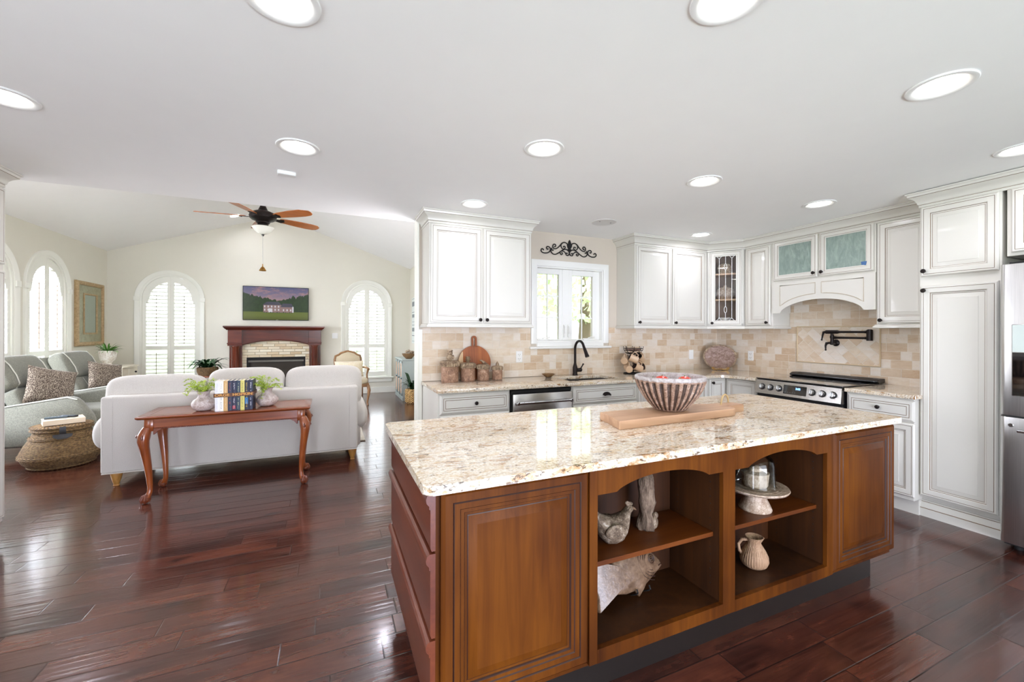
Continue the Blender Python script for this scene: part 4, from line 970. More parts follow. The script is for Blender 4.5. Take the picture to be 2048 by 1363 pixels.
def tomato(x, y, z, r, label):
    t = thing('tomato', label, 'tomato', (x, y, z), random.random()*6, 'tomatoes in the fluted bowl')
    MB().ball((0, 0, 0), (r, r, r*.84), 16, m=lambda d: 1+.03*math.cos(5*math.atan2(d.y, d.x))*(1-abs(d.z))-.10*max(0, d.z-.85)).obj('fruit', 'tomato', t, ang=80)
    mb = MB()
    for k in range(5): mb.leafblade((0, 0, r*.76), k*1.257, r*.5, r*.08, .004, .012)
    mb.tube([(0, 0, r*.74), (.002, 0, r*.95)], .0022, 6); mb.obj('calyx', 'leaf', t)
bx, by, bz = 1.705, 1.745, .957
tomato(bx-.105, by+.015, bz+.142, .044, 'left tomato showing above the rim of the fluted bowl')
tomato(bx+.010, by-.070, bz+.140, .045, 'middle tomato nearest the front of the fluted bowl')
tomato(bx+.105, by-.005, bz+.143, .044, 'right tomato showing above the rim of the fluted bowl')
tomato(bx+.015, by+.075, bz+.140, .046, 'tomato at the back of the fluted bowl')

# things on the island shelves
t = thing('hen_figurine', 'speckled ceramic hen on the upper left island shelf', 'figurine', (1.085, 1.430, .504), R(-8))
mb = MB()
mb.loft([[(cx, ry*math.cos(2*PI*k/20), cz+rz*math.sin(2*PI*k/20)) for k in range(20)] for cx, cz, ry, rz in
    ((-.098, .148, .003, .006), (-.090, .138, .012, .020), (-.078, .112, .026, .034), (-.060, .080, .044, .048), (-.03, .058, .058, .056), (.0, .054, .062, .054), (.03, .060, .056, .054), (.055, .078, .040, .046), (.066, .100, .030, .036), (.074, .122, .022, .024), (.082, .132, .018, .018), (.092, .130, .011, .011), (.097, .128, .003, .004))], True, True)
body = mb.obj('body', 'hen', t, ang=80)
mb = MB(); mb.ball((.080, 0, .150), (.016, .006, .010), 8); mb.ball((.070, 0, .156), (.010, .005, .008), 8); mb.obj('comb', 'hen', t)
mb = MB(); mb.tube([(.094, 0, .132), (.106, 0, .127), (.114, 0, .121)], [.007, .004, .001], 8); mb.obj('beak', 'fish', t)
for sg in (-1, 1):
    mb = MB(); mb.ball((-.008, sg*.054, .066), (.050, .012, .032), 10); mb.obj('wing', 'hen', t)
t = thing('bark_figurine', 'tall rough bark-like carving standing behind the ceramic hen', 'figurine', (1.300, 1.470, .504), R(15))
mb = MB(); rnd = random.Random(4)
def bk(th, i): return 1+.13*math.sin(3*th+i*.9)+.08*math.sin(7*th+i*1.7)
mb.lathe([(.034, 0), (.040, .012), (.037, .04), (.028, .065), (.030, .09), (.036, .12), (.031, .15), (.033, .18), (.036, .21), (.033, .232), (.022, .245), (.0, .25)], n=40, mod=bk); mb.obj('trunk', 'bark', t, ang=70)
mb = MB(); mb.ball((.022, -.026, .03), (.020, .016, .030), 10); mb.ball((.026, -.03, .062), (.013, .012, .014), 8); mb.obj('base_figure', 'hen', t)
t = thing('fish_platter', 'brown ceramic fish platter leaning on a stand in the lower left island shelf', 'platter', (1.225, 1.455, .216), R(-4), rot=(R(-20), 0, R(2)))
out = [(.185, .095), (.178, .118), (.150, .150), (.10, .185), (.04, .200), (-.02, .195), (-.08, .165), (-.115, .135), (-.145, .150), (-.185, .190), (-.195, .120), (-.190, .05), (-.200, -.01), (-.165, .02), (-.125, .065), (-.095, .060), (-.088, .038), (-.04, .028), (.01, .030), (.025, .004), (.058, .026), (.075, .042), (.12, .062), (.162, .082)]
mb = MB(); lo = [(x, 0, z) for x, z in out]; cxz = (.03, .11)
rings = [[(x, .006, z) for x, z in out], [(x, -.004, z) for x, z in out], [(cxz[0]+(x-cxz[0])*.95, -.010, cxz[1]+(z-cxz[1])*.94) for x, z in out], [(cxz[0]+(x-cxz[0])*.80, -.016, cxz[1]+(z-cxz[1])*.78) for x, z in out], [(cxz[0]+(x-cxz[0])*.4, -.022, cxz[1]+(z-cxz[1])*.4) for x, z in out]]
mb.loft(rings, True, True); mb.obj('body', 'fish', t, ang=60)
mb = MB(); mb.at((.122, -.019, .135), rx=PI/2)
for r in (.017, .010): mb.tube([(r*math.cos(2*PI*i/20), r*math.sin(2*PI*i/20), 0) for i in range(20)], .0014, 6, closed=True)
mb.ball((0, 0, 0), .0045, 8); mb.at()
for k, (r, a0, a1) in enumerate(((.040, 1.9, 4.6), (.052, 1.9, 4.7), (.064, 2.0, 4.7), (.078, 2.1, 4.6))):
    mb.tube([(.122+r*math.cos(a0+(a1-a0)*i/16), -.0195-.0005*k, .130+r*math.sin(a0+(a1-a0)*i/16)) for i in range(17)], .0012, 6)
mb.tube([(.183, -.007, .100), (.170, -.012, .103), (.155, -.016, .100)], .0018, 6); mb.obj('incised_lines', 'isl_glaze', t)
mb = MB()
for x in (.005, .075): mb.tube([(x, -.022, .040), (x, -.026, .026), (x, -.010, .018), (x, .05, .004), (x, .055, .10)], .0035, 6)
mb.tube([(.005, .055, .10), (.075, .055, .10)], .0035, 6); mb.obj('wire_stand', 'blackmatte', t)
t = thing('cake_stand', 'clay pedestal cake stand under a clear glass dome on the upper right island shelf', 'cake stand', (1.945, 1.420, .504))
MB().lathe([(.0, 0), (.072, 0), (.074, .006), (.064, .03), (.050, .06), (.044, .085), (.07, .094), (.125, .098), (.142, .104), (.148, .112), (.146, .117), (.12, .112), (.0, .110)], n=48).obj('pedestal', 'stand', t, ang=40)
mb = MB()
for r in (.128, .112, .098): mb.tube([(r*math.cos(2*PI*i/40), r*math.sin(2*PI*i/40), .1125) for i in range(40)], .0016, 6, closed=True)
mb.obj('plate_rings', 'stand', t)
t = thing('glass_dome', 'clear glass bell dome covering a small clay pot on the cake stand', 'dome', (1.945, 1.420, .6175))
MB().lathe([(.090, 0), (.092, .004), (.088, .01), (.086, .11), (.080, .135), (.062, .155), (.035, .166), (.0, .169)], n=48, caps=False).obj('dome', 'dome', t, ang=60)
t = thing('clay_pot', 'small lidded clay pot under the glass dome', 'pot', (1.945, 1.420, .6170))
MB().lathe([(.0, 0), (.050, 0), (.056, .01), (.060, .05), (.062, .07), (.057, .072), (.03, .078), (.0, .080)], n=32).obj('pot', 'stand', t, ang=40)
mb = MB(); mb.lathe([(.03, .078), (.028, .09), (.016, .100), (.0, .102)], n=20); mb.obj('lid_knob', 'stand', t)
t = thing('clay_jug', 'ribbed tan clay jug with a handle in the lower right island shelf', 'jug', (1.945, 1.425, .216), R(-35))
rib = lambda th, i: 1+(.022*math.cos(34*th) if 1 <= i <= 7 else 0)+(.10*max(0, math.cos(th))**6 if i >= 9 else 0)
MB().lathe([(.0, 0), (.040, 0), (.056, .012), (.064, .032), (.062, .056), (.052, .080), (.040, .100), (.032, .112), (.030, .122), (.036, .136), (.041, .146), (.038, .148), (.030, .136), (.025, .115), (.03, .09), (.0, .06)], n=136, mod=rib).obj('body', 'jug', t, ang=70)
MB().tube([(-.030, 0, .132), (-.056, 0, .128), (-.072, 0, .105), (-.068, 0, .075), (-.054, 0, .058)], [.009, .008, .0075, .008, .010], 10).obj('handle', 'jug', t)
# ---------------------------------------------------------------- things on the kitchen worktops
def canister(x, y, r, h, lid, fin, label):
    t = thing('canister', label, 'canister', (x, y, .9145), 0, 'brown canisters by the cutting board')
    MB().lathe([(0, 0), (r*.97, 0), (r, .006), (r*.985, .02), (r, h*.5), (r*.985, h-.004), (r*.9, h)], n=40, mod=lambda th, i: 1+.008*math.sin(5*th+i)).obj('jar', 'canister', t, ang=50)
    k = int(24*r/.08)
    MB().lathe([(r*1.06, h-.004), (r*1.09, h+.002), (r*1.08, h+lid*.75), (r*1.02, h+lid*.9), (r*.8, h+lid*1.02), (0, h+lid*1.06)], n=k*8, mod=lambda th, i: 1+(.075*math.cos(k*th) if i in (0, 1, 2) else 0)).obj('lid', 'canlid', t, ang=50)
    z = h+lid*1.05; mb = MB()
    if fin == 'bear':
        mb.ball((0, 0, z+.028), (.030, .026, .034), 12); mb.ball((0, -.004, z+.068), (.025, .022, .022), 12); mb.ball((-.020, 0, z+.088), .009, 8); mb.ball((.020, 0, z+.088), .009, 8); mb.ball((.002, -.024, z+.064), (.012, .010, .010), 8); mb.ball((.028, -.012, z+.03), (.010, .014, .022), 8)
    elif fin == 'cone':
        for i in range(5):
            for q in range(9): a = q*.698+i*.35; mb.leafblade((math.cos(a)*.012, math.sin(a)*.012, z+.006+.007*i), a, .026-.003*i, .008, .012+.003*i, .002)
        mb.ball((0, 0, z+.018), (.014, .014, .022), 8)
    elif fin == 'bird':
        mb.loft([[(cx, ry*math.cos(2*PI*q/12), z+cz+ry*math.sin(2*PI*q/12)) for q in range(12)] for cx, cz, ry in ((-.034, .036, .002), (-.026, .036, .008), (-.016, .034, .010), (-.006, .022, .015), (.012, .016, .015), (.028, .008, .009), (.048, .002, .003))], True, True)
    else:
        mb.lathe([(.0, 0), (.016, 0), (.019, .01), (.015, .024), (.008, .034), (.004, .042), (.0, .046)], (0, 0, z), n=16)
    mb.obj('finial', 'canlid', t, ang=60)
canister(1.028, 3.785, .080, .148, .048, 'bear', 'largest brown canister with a bear finial, left of the round board')
canister(1.205, 3.790, .067, .128, .044, 'cone', 'second brown canister with a pine cone finial')
canister(1.358, 3.795, .058, .112, .040, 'bird', 'third brown canister with a bird finial')
canister(1.508, 3.800, .050, .098, .034, 'pear', 'smallest brown canister with a pear finial, at the right end')
t = thing('round_cutting_board', 'round acacia board with a slotted handle leaning on the tile behind the canisters', 'board', (1.300, 3.862, .9155), 0, rot=(R(-5.2), 0, 0))
rr, cz = .165, .165; pts = []
a0 = math.acos(.026/rr)
mb = MB(); n = 60
pl = [(rr*math.cos(PI/2+.17+(2*PI-.34)*i/n), cz+rr*math.sin(PI/2+.17+(2*PI-.34)*i/n)) for i in range(n+1)]
hx, h0, h1 = .027, cz+rr*.97, cz+rr+.095
left = [(-hx, h0), (-hx, h1-hx)]; arcp = [(hx*math.cos(PI-PI*i/12), h1-hx+hx*math.sin(PI-PI*i/12)) for i in range(13)]
full = [p for p in pl if p[0] > -.5]
ring = []
mb.prism([p for p in pl], -.009, .009, 'xz', bev=.002)
def cutc(x): return x
for sx in (-1, 1): mb.box(min(sx*.009, sx*hx), max(sx*.009, sx*hx), -.009, .009, h0-.01, h1-hx, 0)
mb.archstrip(-hx, hx, lambda x: h1-hx-.001+math.sqrt(max(0, .009**2-x*x)) if abs(x) < .009 else h1-hx-.001, lambda x: h1-hx+math.sqrt(max(0, hx*hx-x*x)), -.009, .009, 24)
bd = mb.obj('board', 'acacia', t, ang=30)
mb = MB(); k = [p for p in pl if p[0] < -.118]; k = sorted(k, key=lambda p: p[1])
mb.prism([(-.118, k[0][1]), (-.118, k[-1][1])]+[p for p in reversed(k)], -.0095, .0095, 'xz'); mb.obj('pale_stave', 'acacia_pale', t, ang=None)
def plate(name, label, loc, rz, kind, grp='outlet covers'):
    t = thing(name, label, 'outlet' if kind == 'outlet' else 'switch', loc, rz, grp)
    MB().box(-.036, .036, -.006, 0, -.058, .058, .003).obj('cover', 'white_plastic', t, ang=None)
    if kind == 'outlet':
        mb = MB()
        for z in (-.022, .022):
            mb.box(-.012, -.009, -.0072, -.006, z-.003, z+.008); mb.box(.007, .010, -.0072, -.006, z-.003, z+.008); mb.ball((0, -.0065, z-.011), .003, 6)
        mb.obj('slots', plain('slot_grey', (110, 106, 100), .6), t, ang=None)
    else: MB().box(-.016, .016, -.009, -.006, -.032, .032, .002).obj('rocker', 'white_plastic', t, ang=None)
    return t
plate('outlet', 'white outlet on the tile between the round board and the sink', (1.796, SY-.0105, 1.122), 0, 'outlet')
plate('outlet', 'outlet on the tile beside the pantry, right of the pot filler', (RX-.0105, 1.755, 1.16), R(-90), 'outlet')
plate('outlet', 'outlet on the tile to the right of the stone platter', (RX-.0105, 3.44, 1.10), R(-90), 'outlet')
plate('light_switch', 'switch plate on the tile between the mug rack and the platter', (4.18, SY-.0105, 1.10), 0, 'switch')
t = thing('leaf_dish', 'small carved leaf dish on the worktop left of the faucet', 'dish', (2.075, 3.80, .9145), R(20))
mb = MB(); mb.lathe([(0, 0), (.030, 0), (.045, .012), (.062, .030), (.066, .034), (.058, .030), (.04, .016), (0, .010)], n=40, mod=lambda th, i: 1+(.10*math.cos(5*th) if i > 2 else 0)); mb.obj('dish', 'woodbowl', t, ang=60)
# mug rack
MX, MY = 3.115, 3.735
t = thing('mug_rack', 'black wire mug rack with a basket on top at the right of the sink', 'rack', (MX, MY, .9145), R(10))
mb = MB(); mb.lathe([(0, 0), (.105, 0), (.108, .006), (.100, .012), (0, .014)], n=36); mb.obj('base', 'blackmatte', t)
mb = MB(); mb.cyl((0, 0, .012), (0, 0, .255), .007); mb.lathe([(.02, .215), (.07, .225), (.085, .235), (.05, .228), (0, .226)], n=24); mb.obj('post', 'blackmatte', t)
mb = MB()
for k in range(8): a = k*PI/4; mb.tube([(.06*math.cos(a), .06*math.sin(a), .228), (.088*math.cos(a), .088*math.sin(a), .245), (.104*math.cos(a), .104*math.sin(a), .275), (.106*math.cos(a), .106*math.sin(a), .300)], .0026, 6); mb.ball((.106*math.cos(a), .106*math.sin(a), .302), .0045, 6)
for r, z in ((.100, .262), (.105, .283)): mb.tube([(r*math.cos(2*PI*i/36), r*math.sin(2*PI*i/36), z) for i in range(36)], .0022, 6, closed=True)
mb.obj('basket', 'blackmatte', t)
mb = MB()
for k in range(4):
    for z in (.085, .185):
        a = k*PI/2+(.4 if z < .1 else 0); mb.tube([(0, 0, z-.01), (.05*math.cos(a), .05*math.sin(a), z+.005), (.085*math.cos(a), .085*math.sin(a), z+.022)], .003, 6)
mb.obj('hooks', 'blackmatte', t)
MB_R = [(0, 0), (.030, 0), (.035, .004), (.036, .06), (.037, .080), (.034, .080), (.033, .06), (.032, .006), (0, .006)]
def mug(dx, dy, z, d, label):
    zz = Vector(d).normalized(); xx = (Vector((0, 0, 1))-zz*zz.z).normalized(); yy = zz.cross(xx)
    rot = Matrix((xx, yy, zz)).transposed().to_euler()
    t = thing('mug', label, 'mug', (MX+dx, MY+dy, .9145+z), 0, 'tan mugs hanging on the rack', rot=rot)
    MB().lathe([(r*1.12, z*1.22) for r, z in MB_R], (0, 0, -.05), n=28, mis=[0, 0, 0, 0, 0, 1, 1, 1]).obj('cup', ['mug', 'mugin'], t, ang=40)
    MB().tube([(.038, 0, .030), (.062, 0, .028), (.070, 0, 0), (.060, 0, -.028), (.038, 0, -.032)], [.006, .0055, .005, .0055, .006], 8).obj('handle', 'mug', t)
mug(-.048, -.062, .172, (-.80, .42, .42), 'upper mug at the front left of the rack, its base turned to the right')
mug(.058, -.050, .172, (-.78, -.30, .50), 'upper mug at the front right of the rack, tilted down to the right')
mug(-.105, .012, .158, (.72, .62, .25), 'upper mug at the far left of the rack, base showing')
mug(.108, .022, .172, (.75, -.62, .10), 'upper mug at the far right of the rack, half hidden')
mug(-.002, -.078, .076, (-.86, .12, .42), 'lower mug at the front of the rack')
mug(-.085, -.020, .066, (.40, .88, .22), 'lower mug at the left of the rack, base towards the room')
mug(.072, -.020, .072, (.35, -.90, .22), 'lower mug at the right of the rack with its dark mouth showing')
mug(.098, .052, .058, (-.62, .72, .12), 'lower mug at the back right of the rack')
t = thing('shell_bowl', 'shallow mottled dish resting in the basket of the mug rack', 'bowl', (MX, MY, .9145+.252))
MB().lathe([(0, 0), (.04, 0), (.075, .015), (.092, .030), (.088, .030), (.06, .014), (0, .008)], n=36, mod=lambda th, i: 1+.02*math.sin(6*th)).obj('bowl', 'platter', t, ang=60)
# stone platter on an easel in the corner
t = thing('stone_platter', 'oval brown stone platter standing on a wire easel in the worktop corner', 'platter', (4.425, 3.700, .9145), R(-42))
mb = MB().at((0, .015, .165), rx=PI/2+R(-14)); mb.lathe([(.0, .004), (.130, .004), (.150, .012), (.160, .020), (.166, .020), (.160, .010), (.140, -.002), (0, -.004)], n=56, mis=[0, 0, 1, 1, 1, 1, 1])
p = mb.obj('platter', ['platter', 'canlid'], t, ang=60); p.scale = (1.14, 1, .95)
mb = MB()
for s in (-1, 1):
    sp = spiral(s*.085, .028, .018, .004, -PI/2, s*-1.2, 18); mb.tube([(x, -.045, z-.004) for x, z in sp], .004, 6)
    mb.tube([(s*.085, -.045, .006), (s*.05, -.02, .010), (s*.03, .06, .006)], .004, 6); mb.tube([(s*.03, .06, .006), (s*.02, .07, .22)], .004, 6)
mb.tube([(-.085, -.045, .006), (-.03, -.05, .012), (0, -.05, .02), (.03, -.05, .012), (.085, -.045, .006)], .0035, 6); mb.tube([(-.02, .07, .22), (.02, .07, .22)], .004, 6)
mb.obj('easel', 'brass', t)
# dishes behind the glass doors
def jar(name, label, loc, prof, mat, cat='jar', grp='dishes in the leaded glass cabinet'):
    t = thing(name, label, cat, loc, 0, grp); MB().lathe(prof, n=28).obj('body', mat, t, ang=50); return t
ux, uy = (D0+D1)/2; nx, ny = .13*math.cos(da+PI/2), .13*math.sin(da+PI/2)
ux += nx; uy += ny
jar('glass_jar', 'glass jar of pale shells on the upper shelf of the leaded cabinet', (ux-.02, uy, UZ+.619), [(0, 0), (.06, 0), (.075, .03), (.08, .07), (.06, .11), (.04, .12), (0, .125)], 'shells')
jar('tureen', 'cream rounded tureen on the middle shelf of the leaded cabinet', (ux-.01, uy, UZ+.319), [(0, 0), (.07, 0), (.10, .04), (.105, .08), (.09, .12), (.05, .14), (.02, .145), (.015, .165), (0, .17)], 'stand', 'tureen')
jar('glass_bowl', 'small pale bowl on the bottom shelf of the leaded cabinet', (ux-.03, uy, UZ+.031), [(0, 0), (.04, 0), (.06, .03), (.075, .07), (.07, .07), (.05, .03), (0, .01)], 'pot_white', 'bowl')
t = thing('blue_dish', 'blue dish showing through the right green glass door above the range', 'dish', (FXU+.06, 2.13, 1.57+.361)); MB().lathe([(0, 0), (.05, 0), (.075, .03), (.08, .08), (.075, .08), (.06, .03), (0, .01)], n=28).obj('dish', plain('blue_glaze', (74, 112, 160), .3), t, ang=50)
# iron scroll over the window
t = thing('scroll_wall_decor', 'black iron scrollwork on the wall above the sink window', 'wall decor', (2.396, SY-.012, 2.197))
def crom(p, k=5):
    out = []; n = len(p)
    for i in range(n-1):
        a, b, c, d = p[max(i-1, 0)], p[i], p[i+1], p[min(i+2, n-1)]
        for q in range(k):
            u = q/k; out.append(tuple(.5*(2*b[m]+(c[m]-a[m])*u+(2*a[m]-5*b[m]+4*c[m]-d[m])*u*u+(3*b[m]-a[m]-3*c[m]+d[m])*u**3) for m in (0, 1)))
    return out+[p[-1]]
STROKES = [[(252, 226), (246, 218), (238, 212), (228, 218), (224, 232), (236, 248), (265, 255), (296, 250), (316, 234), (321, 212), (309, 193), (291, 188), (280, 200), (286, 215), (299, 212)],
           [(352, 218), (346, 226), (336, 220), (333, 204), (326, 222), (330, 244), (348, 262), (374, 265), (402, 252), (430, 232), (460, 214), (490, 212), (513, 228), (522, 250), (512, 270), (494, 272), (485, 259), (494, 248), (504, 254)],
           [(360, 188), (372, 186), (376, 172), (366, 161), (352, 165), (345, 182), (352, 202), (372, 208), (396, 198), (420, 174), (440, 150), (465, 138), (490, 145), (502, 160)],
           [(452, 143), (436, 160), (433, 182), (442, 200), (460, 207), (477, 195), (474, 180), (461, 178), (458, 190)],
           [(418, 238), (424, 252), (432, 266), (445, 262), (446, 249), (436, 246)], [(428, 234), (448, 228), (468, 236), (484, 254)]]
for s in (-1, 1):
    for k, st in enumerate(STROKES):
        pts = [(s*(523-x)*.001164, (286-(y-(x-523)*.052))*.00104) for x, y in st]
        mb = MB(); mb.tube([(x, 0, z) for x, z in crom(pts)], .0058 if k in (0, 1, 2) else .0052, 8); mb.obj('scroll', 'blackmatte', t)
mb = MB()
for s in (-1, 1): mb.prism([(0, .075), (s*.022, .100), (s*.030, .125), (s*.018, .135), (s*.014, .155), (s*.008, .170), (0, .182)][:: s], -.008, .008, 'xz')
mb.ball((0, 0, .078), (.022, .009, .012), 8); mb.lathe([(.004, .06), (.016, .068), (.008, .085)], n=12); mb.obj('finial', 'blackmatte', t)
# ---------------------------------------------------------------- living room
# sofa, seen from behind
t = thing('sofa', 'light grey linen three-cushion sofa seen from behind the cherry console table', 'sofa', (-.770, 4.765, 0))
HW = 1.055
mb = MB(); mb.box(-HW, HW, 0, .20, .125, .800, .022, seg=3); mb.box(-HW+.02, HW-.02, .15, .92, .125, .36, .02, seg=2); mb.obj('frame', 'sofa', t)
mb = MB()
for x in (-HW+.085, HW-.085): mb.tube([(x, -.003, .14), (x, -.004, .62), (x, .004, .795), (x, .04, .802)], .003, 6)
mb.tube([(-HW+.012, .0, .128), (HW-.012, .0, .128)], .005, 6); mb.obj('piping', 'sofa', t)
for s in (-1, 1):
    mb = MB(); n = 28
    def ring(y, k):
        return [(s*(HW+.005+(.115*k)*math.cos(2*PI*i/n)*(1 if math.cos(2*PI*i/n)*1 > 0 else .9)), y, .47+.175*k*math.sin(2*PI*i/n)-.02*(math.cos(2*PI*i/n))) for i in range(n)]
    mb.loft([ring(.10, .55), ring(.14, .86), ring(.22, .97), ring(.50, 1.0), ring(.80, 1.0), ring(.90, .97), ring(.93, .86), ring(.94, .5)], True, True)
    mb.box(s*HW-.10, s*HW+.035*(s > 0)-.035*(s < 0)*0, .12, .93, .125, .47, .02) if s > 0 else mb.box(s*HW-.035, s*HW+.10, .12, .93, .125, .47, .02)
    mb.obj('arm', 'sofa', t, ang=50)
for i in range(3):
    x0 = -HW+.09+i*.645; w_ = .62
    MB().ball((x0+w_/2, .60, .43), (w_/2+.02, .33, .10), 14, sq=.35).obj('seat_cushion', 'sofa', t, ang=80)
for i, (x0, x1, zt) in enumerate(((-1.09, -.335, .862), (-.322, .345, .905), (.350, 1.11, .905))):
    mb = MB().at(((x0+x1)/2, .235, .70), rx=R(-9))
    mb.ball((0, 0, (zt-.70)/2-.03), ((x1-x0)/2, .13, (zt-.70)/2+.13), 18, sq=.42); mb.obj('back_cushion', 'sofa', t, ang=80)
    if i == 2 or i == 0:
        xx = x1 if i == 2 else x0
for x in (-HW+.09, HW-.05):
    for y in (.07, .84):
        q = .0145 if y > .5 else 0; MB().lathe([(.040, .128), (.044, .110), (.040, .085), (.028, .040+q), (.020, .012+q), (.024, .004+q), (.022, q), (0, q)], (x, y, 0), n=24).obj('foot', 'footwood', t)

# cherry console table with cabriole legs
t = thing('console_table', 'carved cherry console table with ball and claw feet behind the sofa', 'table', (-.774, 4.432, 0))
TX, TY = .622, .245
mb = MB(); pr = [(0, .700), (.0, .698), (.0, .690), (-.010, .682), (-.016, .676), (-.030, .672)]
rg = lambda o, z: [(-TX+o, -TY+o, z), (TX-o, -TY+o, z), (TX-o, TY-o, z), (-TX+o, TY-o, z)]
mb.loft([rg(.030, .670), rg(.014, .674), (rg(.004, .682)), rg(0, .690), rg(.002, .697), rg(.008, .700), rg(.070, .700), rg(.072, .6985), rg(.076, .6985), rg(.078, .700)], True, True)
mb.obj('top', 'cherry', t, ang=30)
mb = MB(); ax, ay = TX-.055, TY-.045
mb.box(-ax+.05, ax-.05, -ay, -ay+.02, .595, .672); mb.box(-ax+.05, ax-.05, ay-.02, ay, .595, .672); mb.box(-ax, -ax+.02, -ay+.05, ay-.05, .595, .672); mb.box(ax-.02, ax, -ay+.05, ay-.05, .595, .672)
ap = mb.obj('apron', 'cherry', t, ang=None)
for y in (-ay, ay):
    mb = MB()
    for i in range(80): mb.ball((-ax+.055+(2*ax-.11)*i/79, y, .596), (.0075, .007, .007), 5)
    mb.obj('gadroon_edge', 'cherry_carve', ap)
for sx in (-1, 1):
    for sy in (-1, 1):
        D = Vector((sx, sy, 0))*.7071; c0 = Vector((sx*(ax-.022), sy*(ay-.022), 0))
        mb = MB().at((c0.x, c0.y, 0)); mb.box(-.030, .030, -.030, .030, .575, .672, .002)
        prof = [(.018, .60, .030), (.030, .575, .036), (.042, .54, .042), (.046, .50, .039), (.040, .45, .034), (.028, .38, .030), (.014, .29, .0255), (.004, .20, .0215), (-.002, .12, .0185), (.0, .085, .0185), (.010, .060, .021), (.022, .045, .024)]
        pts = [D*o+Vector((0, 0, z)) for o, z, r in prof]; mb.tube(pts, [r for o, z, r in prof], 16)
        lg = mb.obj('leg', 'cherry_v', t, ang=50)
        mb = MB().at((c0.x, c0.y, 0)); f = D*.032
        mb.ball((f.x, f.y, .029), .028, 14)
        for k in (-1, 0, 1, 3):
            a = math.atan2(D.y, D.x)+k*.95; e = Vector((math.cos(a), math.sin(a), 0))
            mb.tube([D*.010+Vector((0, 0, .066)), f+e*.020+Vector((0, 0, .056)), f+e*.031+Vector((0, 0, .032)), f+e*.026+Vector((0, 0, .008))], [.013, .010, .008, .005], 8)
        mb.obj('claw_foot', 'cherry_carve', lg)
        mb = MB().at((c0.x, c0.y, 0))
        for q in (-.9, .9):
            a = math.atan2(D.y, D.x)+q; e = Vector((math.cos(a), math.sin(a), 0))
            sp = [Vector((0, 0, .53))+D*.045+e*(.036-.0)+D*0+Vector((e.x*.012*math.cos(.5*i)*(1-i/16), e.y*.012*math.cos(.5*i)*(1-i/16), .026*math.sin(.5*i)*(1-i/16))) for i in range(15)]
            mb.tube(sp, .0055, 6); mb.tube([D*.03+e*.030+Vector((0, 0, .57)), D*.052+e*.030+Vector((0, 0, .535)), D*.05+e*.026+Vector((0, 0, .49)), D*.042+e*.014+Vector((0, 0, .43))], [.004, .008, .006, .003], 8)
        mb.obj('knee_carving', 'cherry_carve', lg)
        for ex, ey in ((-sx, 0), (0, -sy)):
            ear = MB(); p0 = c0+Vector((ex*.028, ey*.028, 0)); pl = [(0, .60), (.062, .60), (.056, .588), (.040, .584), (.030, .572), (.020, .568), (.012, .550), (0, .545)]
            if ex: ear.prism([(p0.x+ex*a_, z) for a_, z in pl], c0.y+sy*.006, c0.y+sy*.031, 'xz', bev=.004)
            else: ear.prism([(p0.y+ey*a_, z) for a_, z in pl], c0.x+sx*.006, c0.x+sx*.031, 'yz', bev=.004)
            ear.obj('knee_bracket', 'cherry_carve', lg, ang=30)

# books in a leather strap, and two vases of fern
bk = [((232, 232, 236), 'white', (196, 200, 210), 'leftmost white hardback in the strapped row of books', .255), ((238, 236, 228), 'white', (150, 150, 150), 'second white hardback in the strapped row of books', .252),
      ((206, 166, 108), 'tan', (236, 214, 170), 'tan hardback right of the white books in the strapped row', .252), ((38, 42, 66), 'navy', (176, 60, 56), 'navy hardback with red lettering in the strapped row', .254),
      ((28, 30, 58), 'navy', (226, 224, 232), 'navy hardback with white lettering and a red foot', .253), ((34, 52, 72), 'teal', (180, 186, 150), 'dark teal hardback in the middle of the strapped row', .253),
      ((212, 202, 110), 'yellow', (120, 116, 70), 'pale yellow hardback in the strapped row', .253), ((24, 28, 48), 'black', (222, 190, 60), 'black hardback with yellow lettering and a blue foot', .254),
      ((26, 30, 56), 'navy', (214, 216, 226), 'rightmost navy hardback in the strapped row of books', .256)]
M['bluefoot'] = plain('blue_spine_patch', (30, 110, 168), .5); M['redfoot'] = plain('red_spine_patch', (160, 34, 52), .5)
bx0 = -.882
for i, (c, nm, ink, lab, h) in enumerate(bk):
    w = .0302; d = .165
    t = thing('book', lab, 'book', (bx0+w/2, 4.240, .7005), 0, 'strapped hardbacks on the console table'); bx0 += w+.0004
    mc = plain('book_cover_'+nm, c, .45, var=.04); mi = plain('book_lettering_'+nm, ink, .5)
    mb = MB(); mb.box(-w/2, -w/2+.003, 0, d, 0, h); mb.box(w/2-.003, w/2, 0, d, 0, h)
    mb.loft([[(w/2*math.cos(a)*-1, -.005*math.sin(a)+.003, z) for a in [PI*k/8 for k in range(9)]]+[(w/2, .004, z), (-w/2, .004, z)] for z in (0, h)], True, True); mb.obj('cover', mc, t, ang=40)
    MB().box(-w/2+.003, w/2-.003, .004, d-.004, .004, h-.004).obj('pages', 'paper', t, ang=None)
    rnd = random.Random(i); mb = MB(); z = h-.022
    while z > .02:   # illegible spine lettering
        l = rnd.uniform(.005, .010)
        if not (.118 < z < .165):
            q = rnd.uniform(-.004, .002); mb.box(q, q+.0022, -.0034, -.0015, z-l, z)
            if rnd.random() < .7: mb.box(-.005, .005, -.0034, -.0015, z-.0022, z)
        z -= l+rnd.uniform(.003, .006) if rnd.random() < .85 else .026
    mb.obj('spine_lettering', mi, t, ang=None)
    if i in (4, 7): MB().box(-.011, .011, -.0032, -.0012, .012 if i == 4 else .05, .040 if i == 4 else .105).obj('spine_patch', 'redfoot' if i == 4 else 'bluefoot', t, ang=None)
t = thing('leather_strap', 'brown leather strap with raised gold letters tied round the row of books', 'strap', (-.7445, 4.240, .836), 0, rot=(0, R(-1.0), 0))
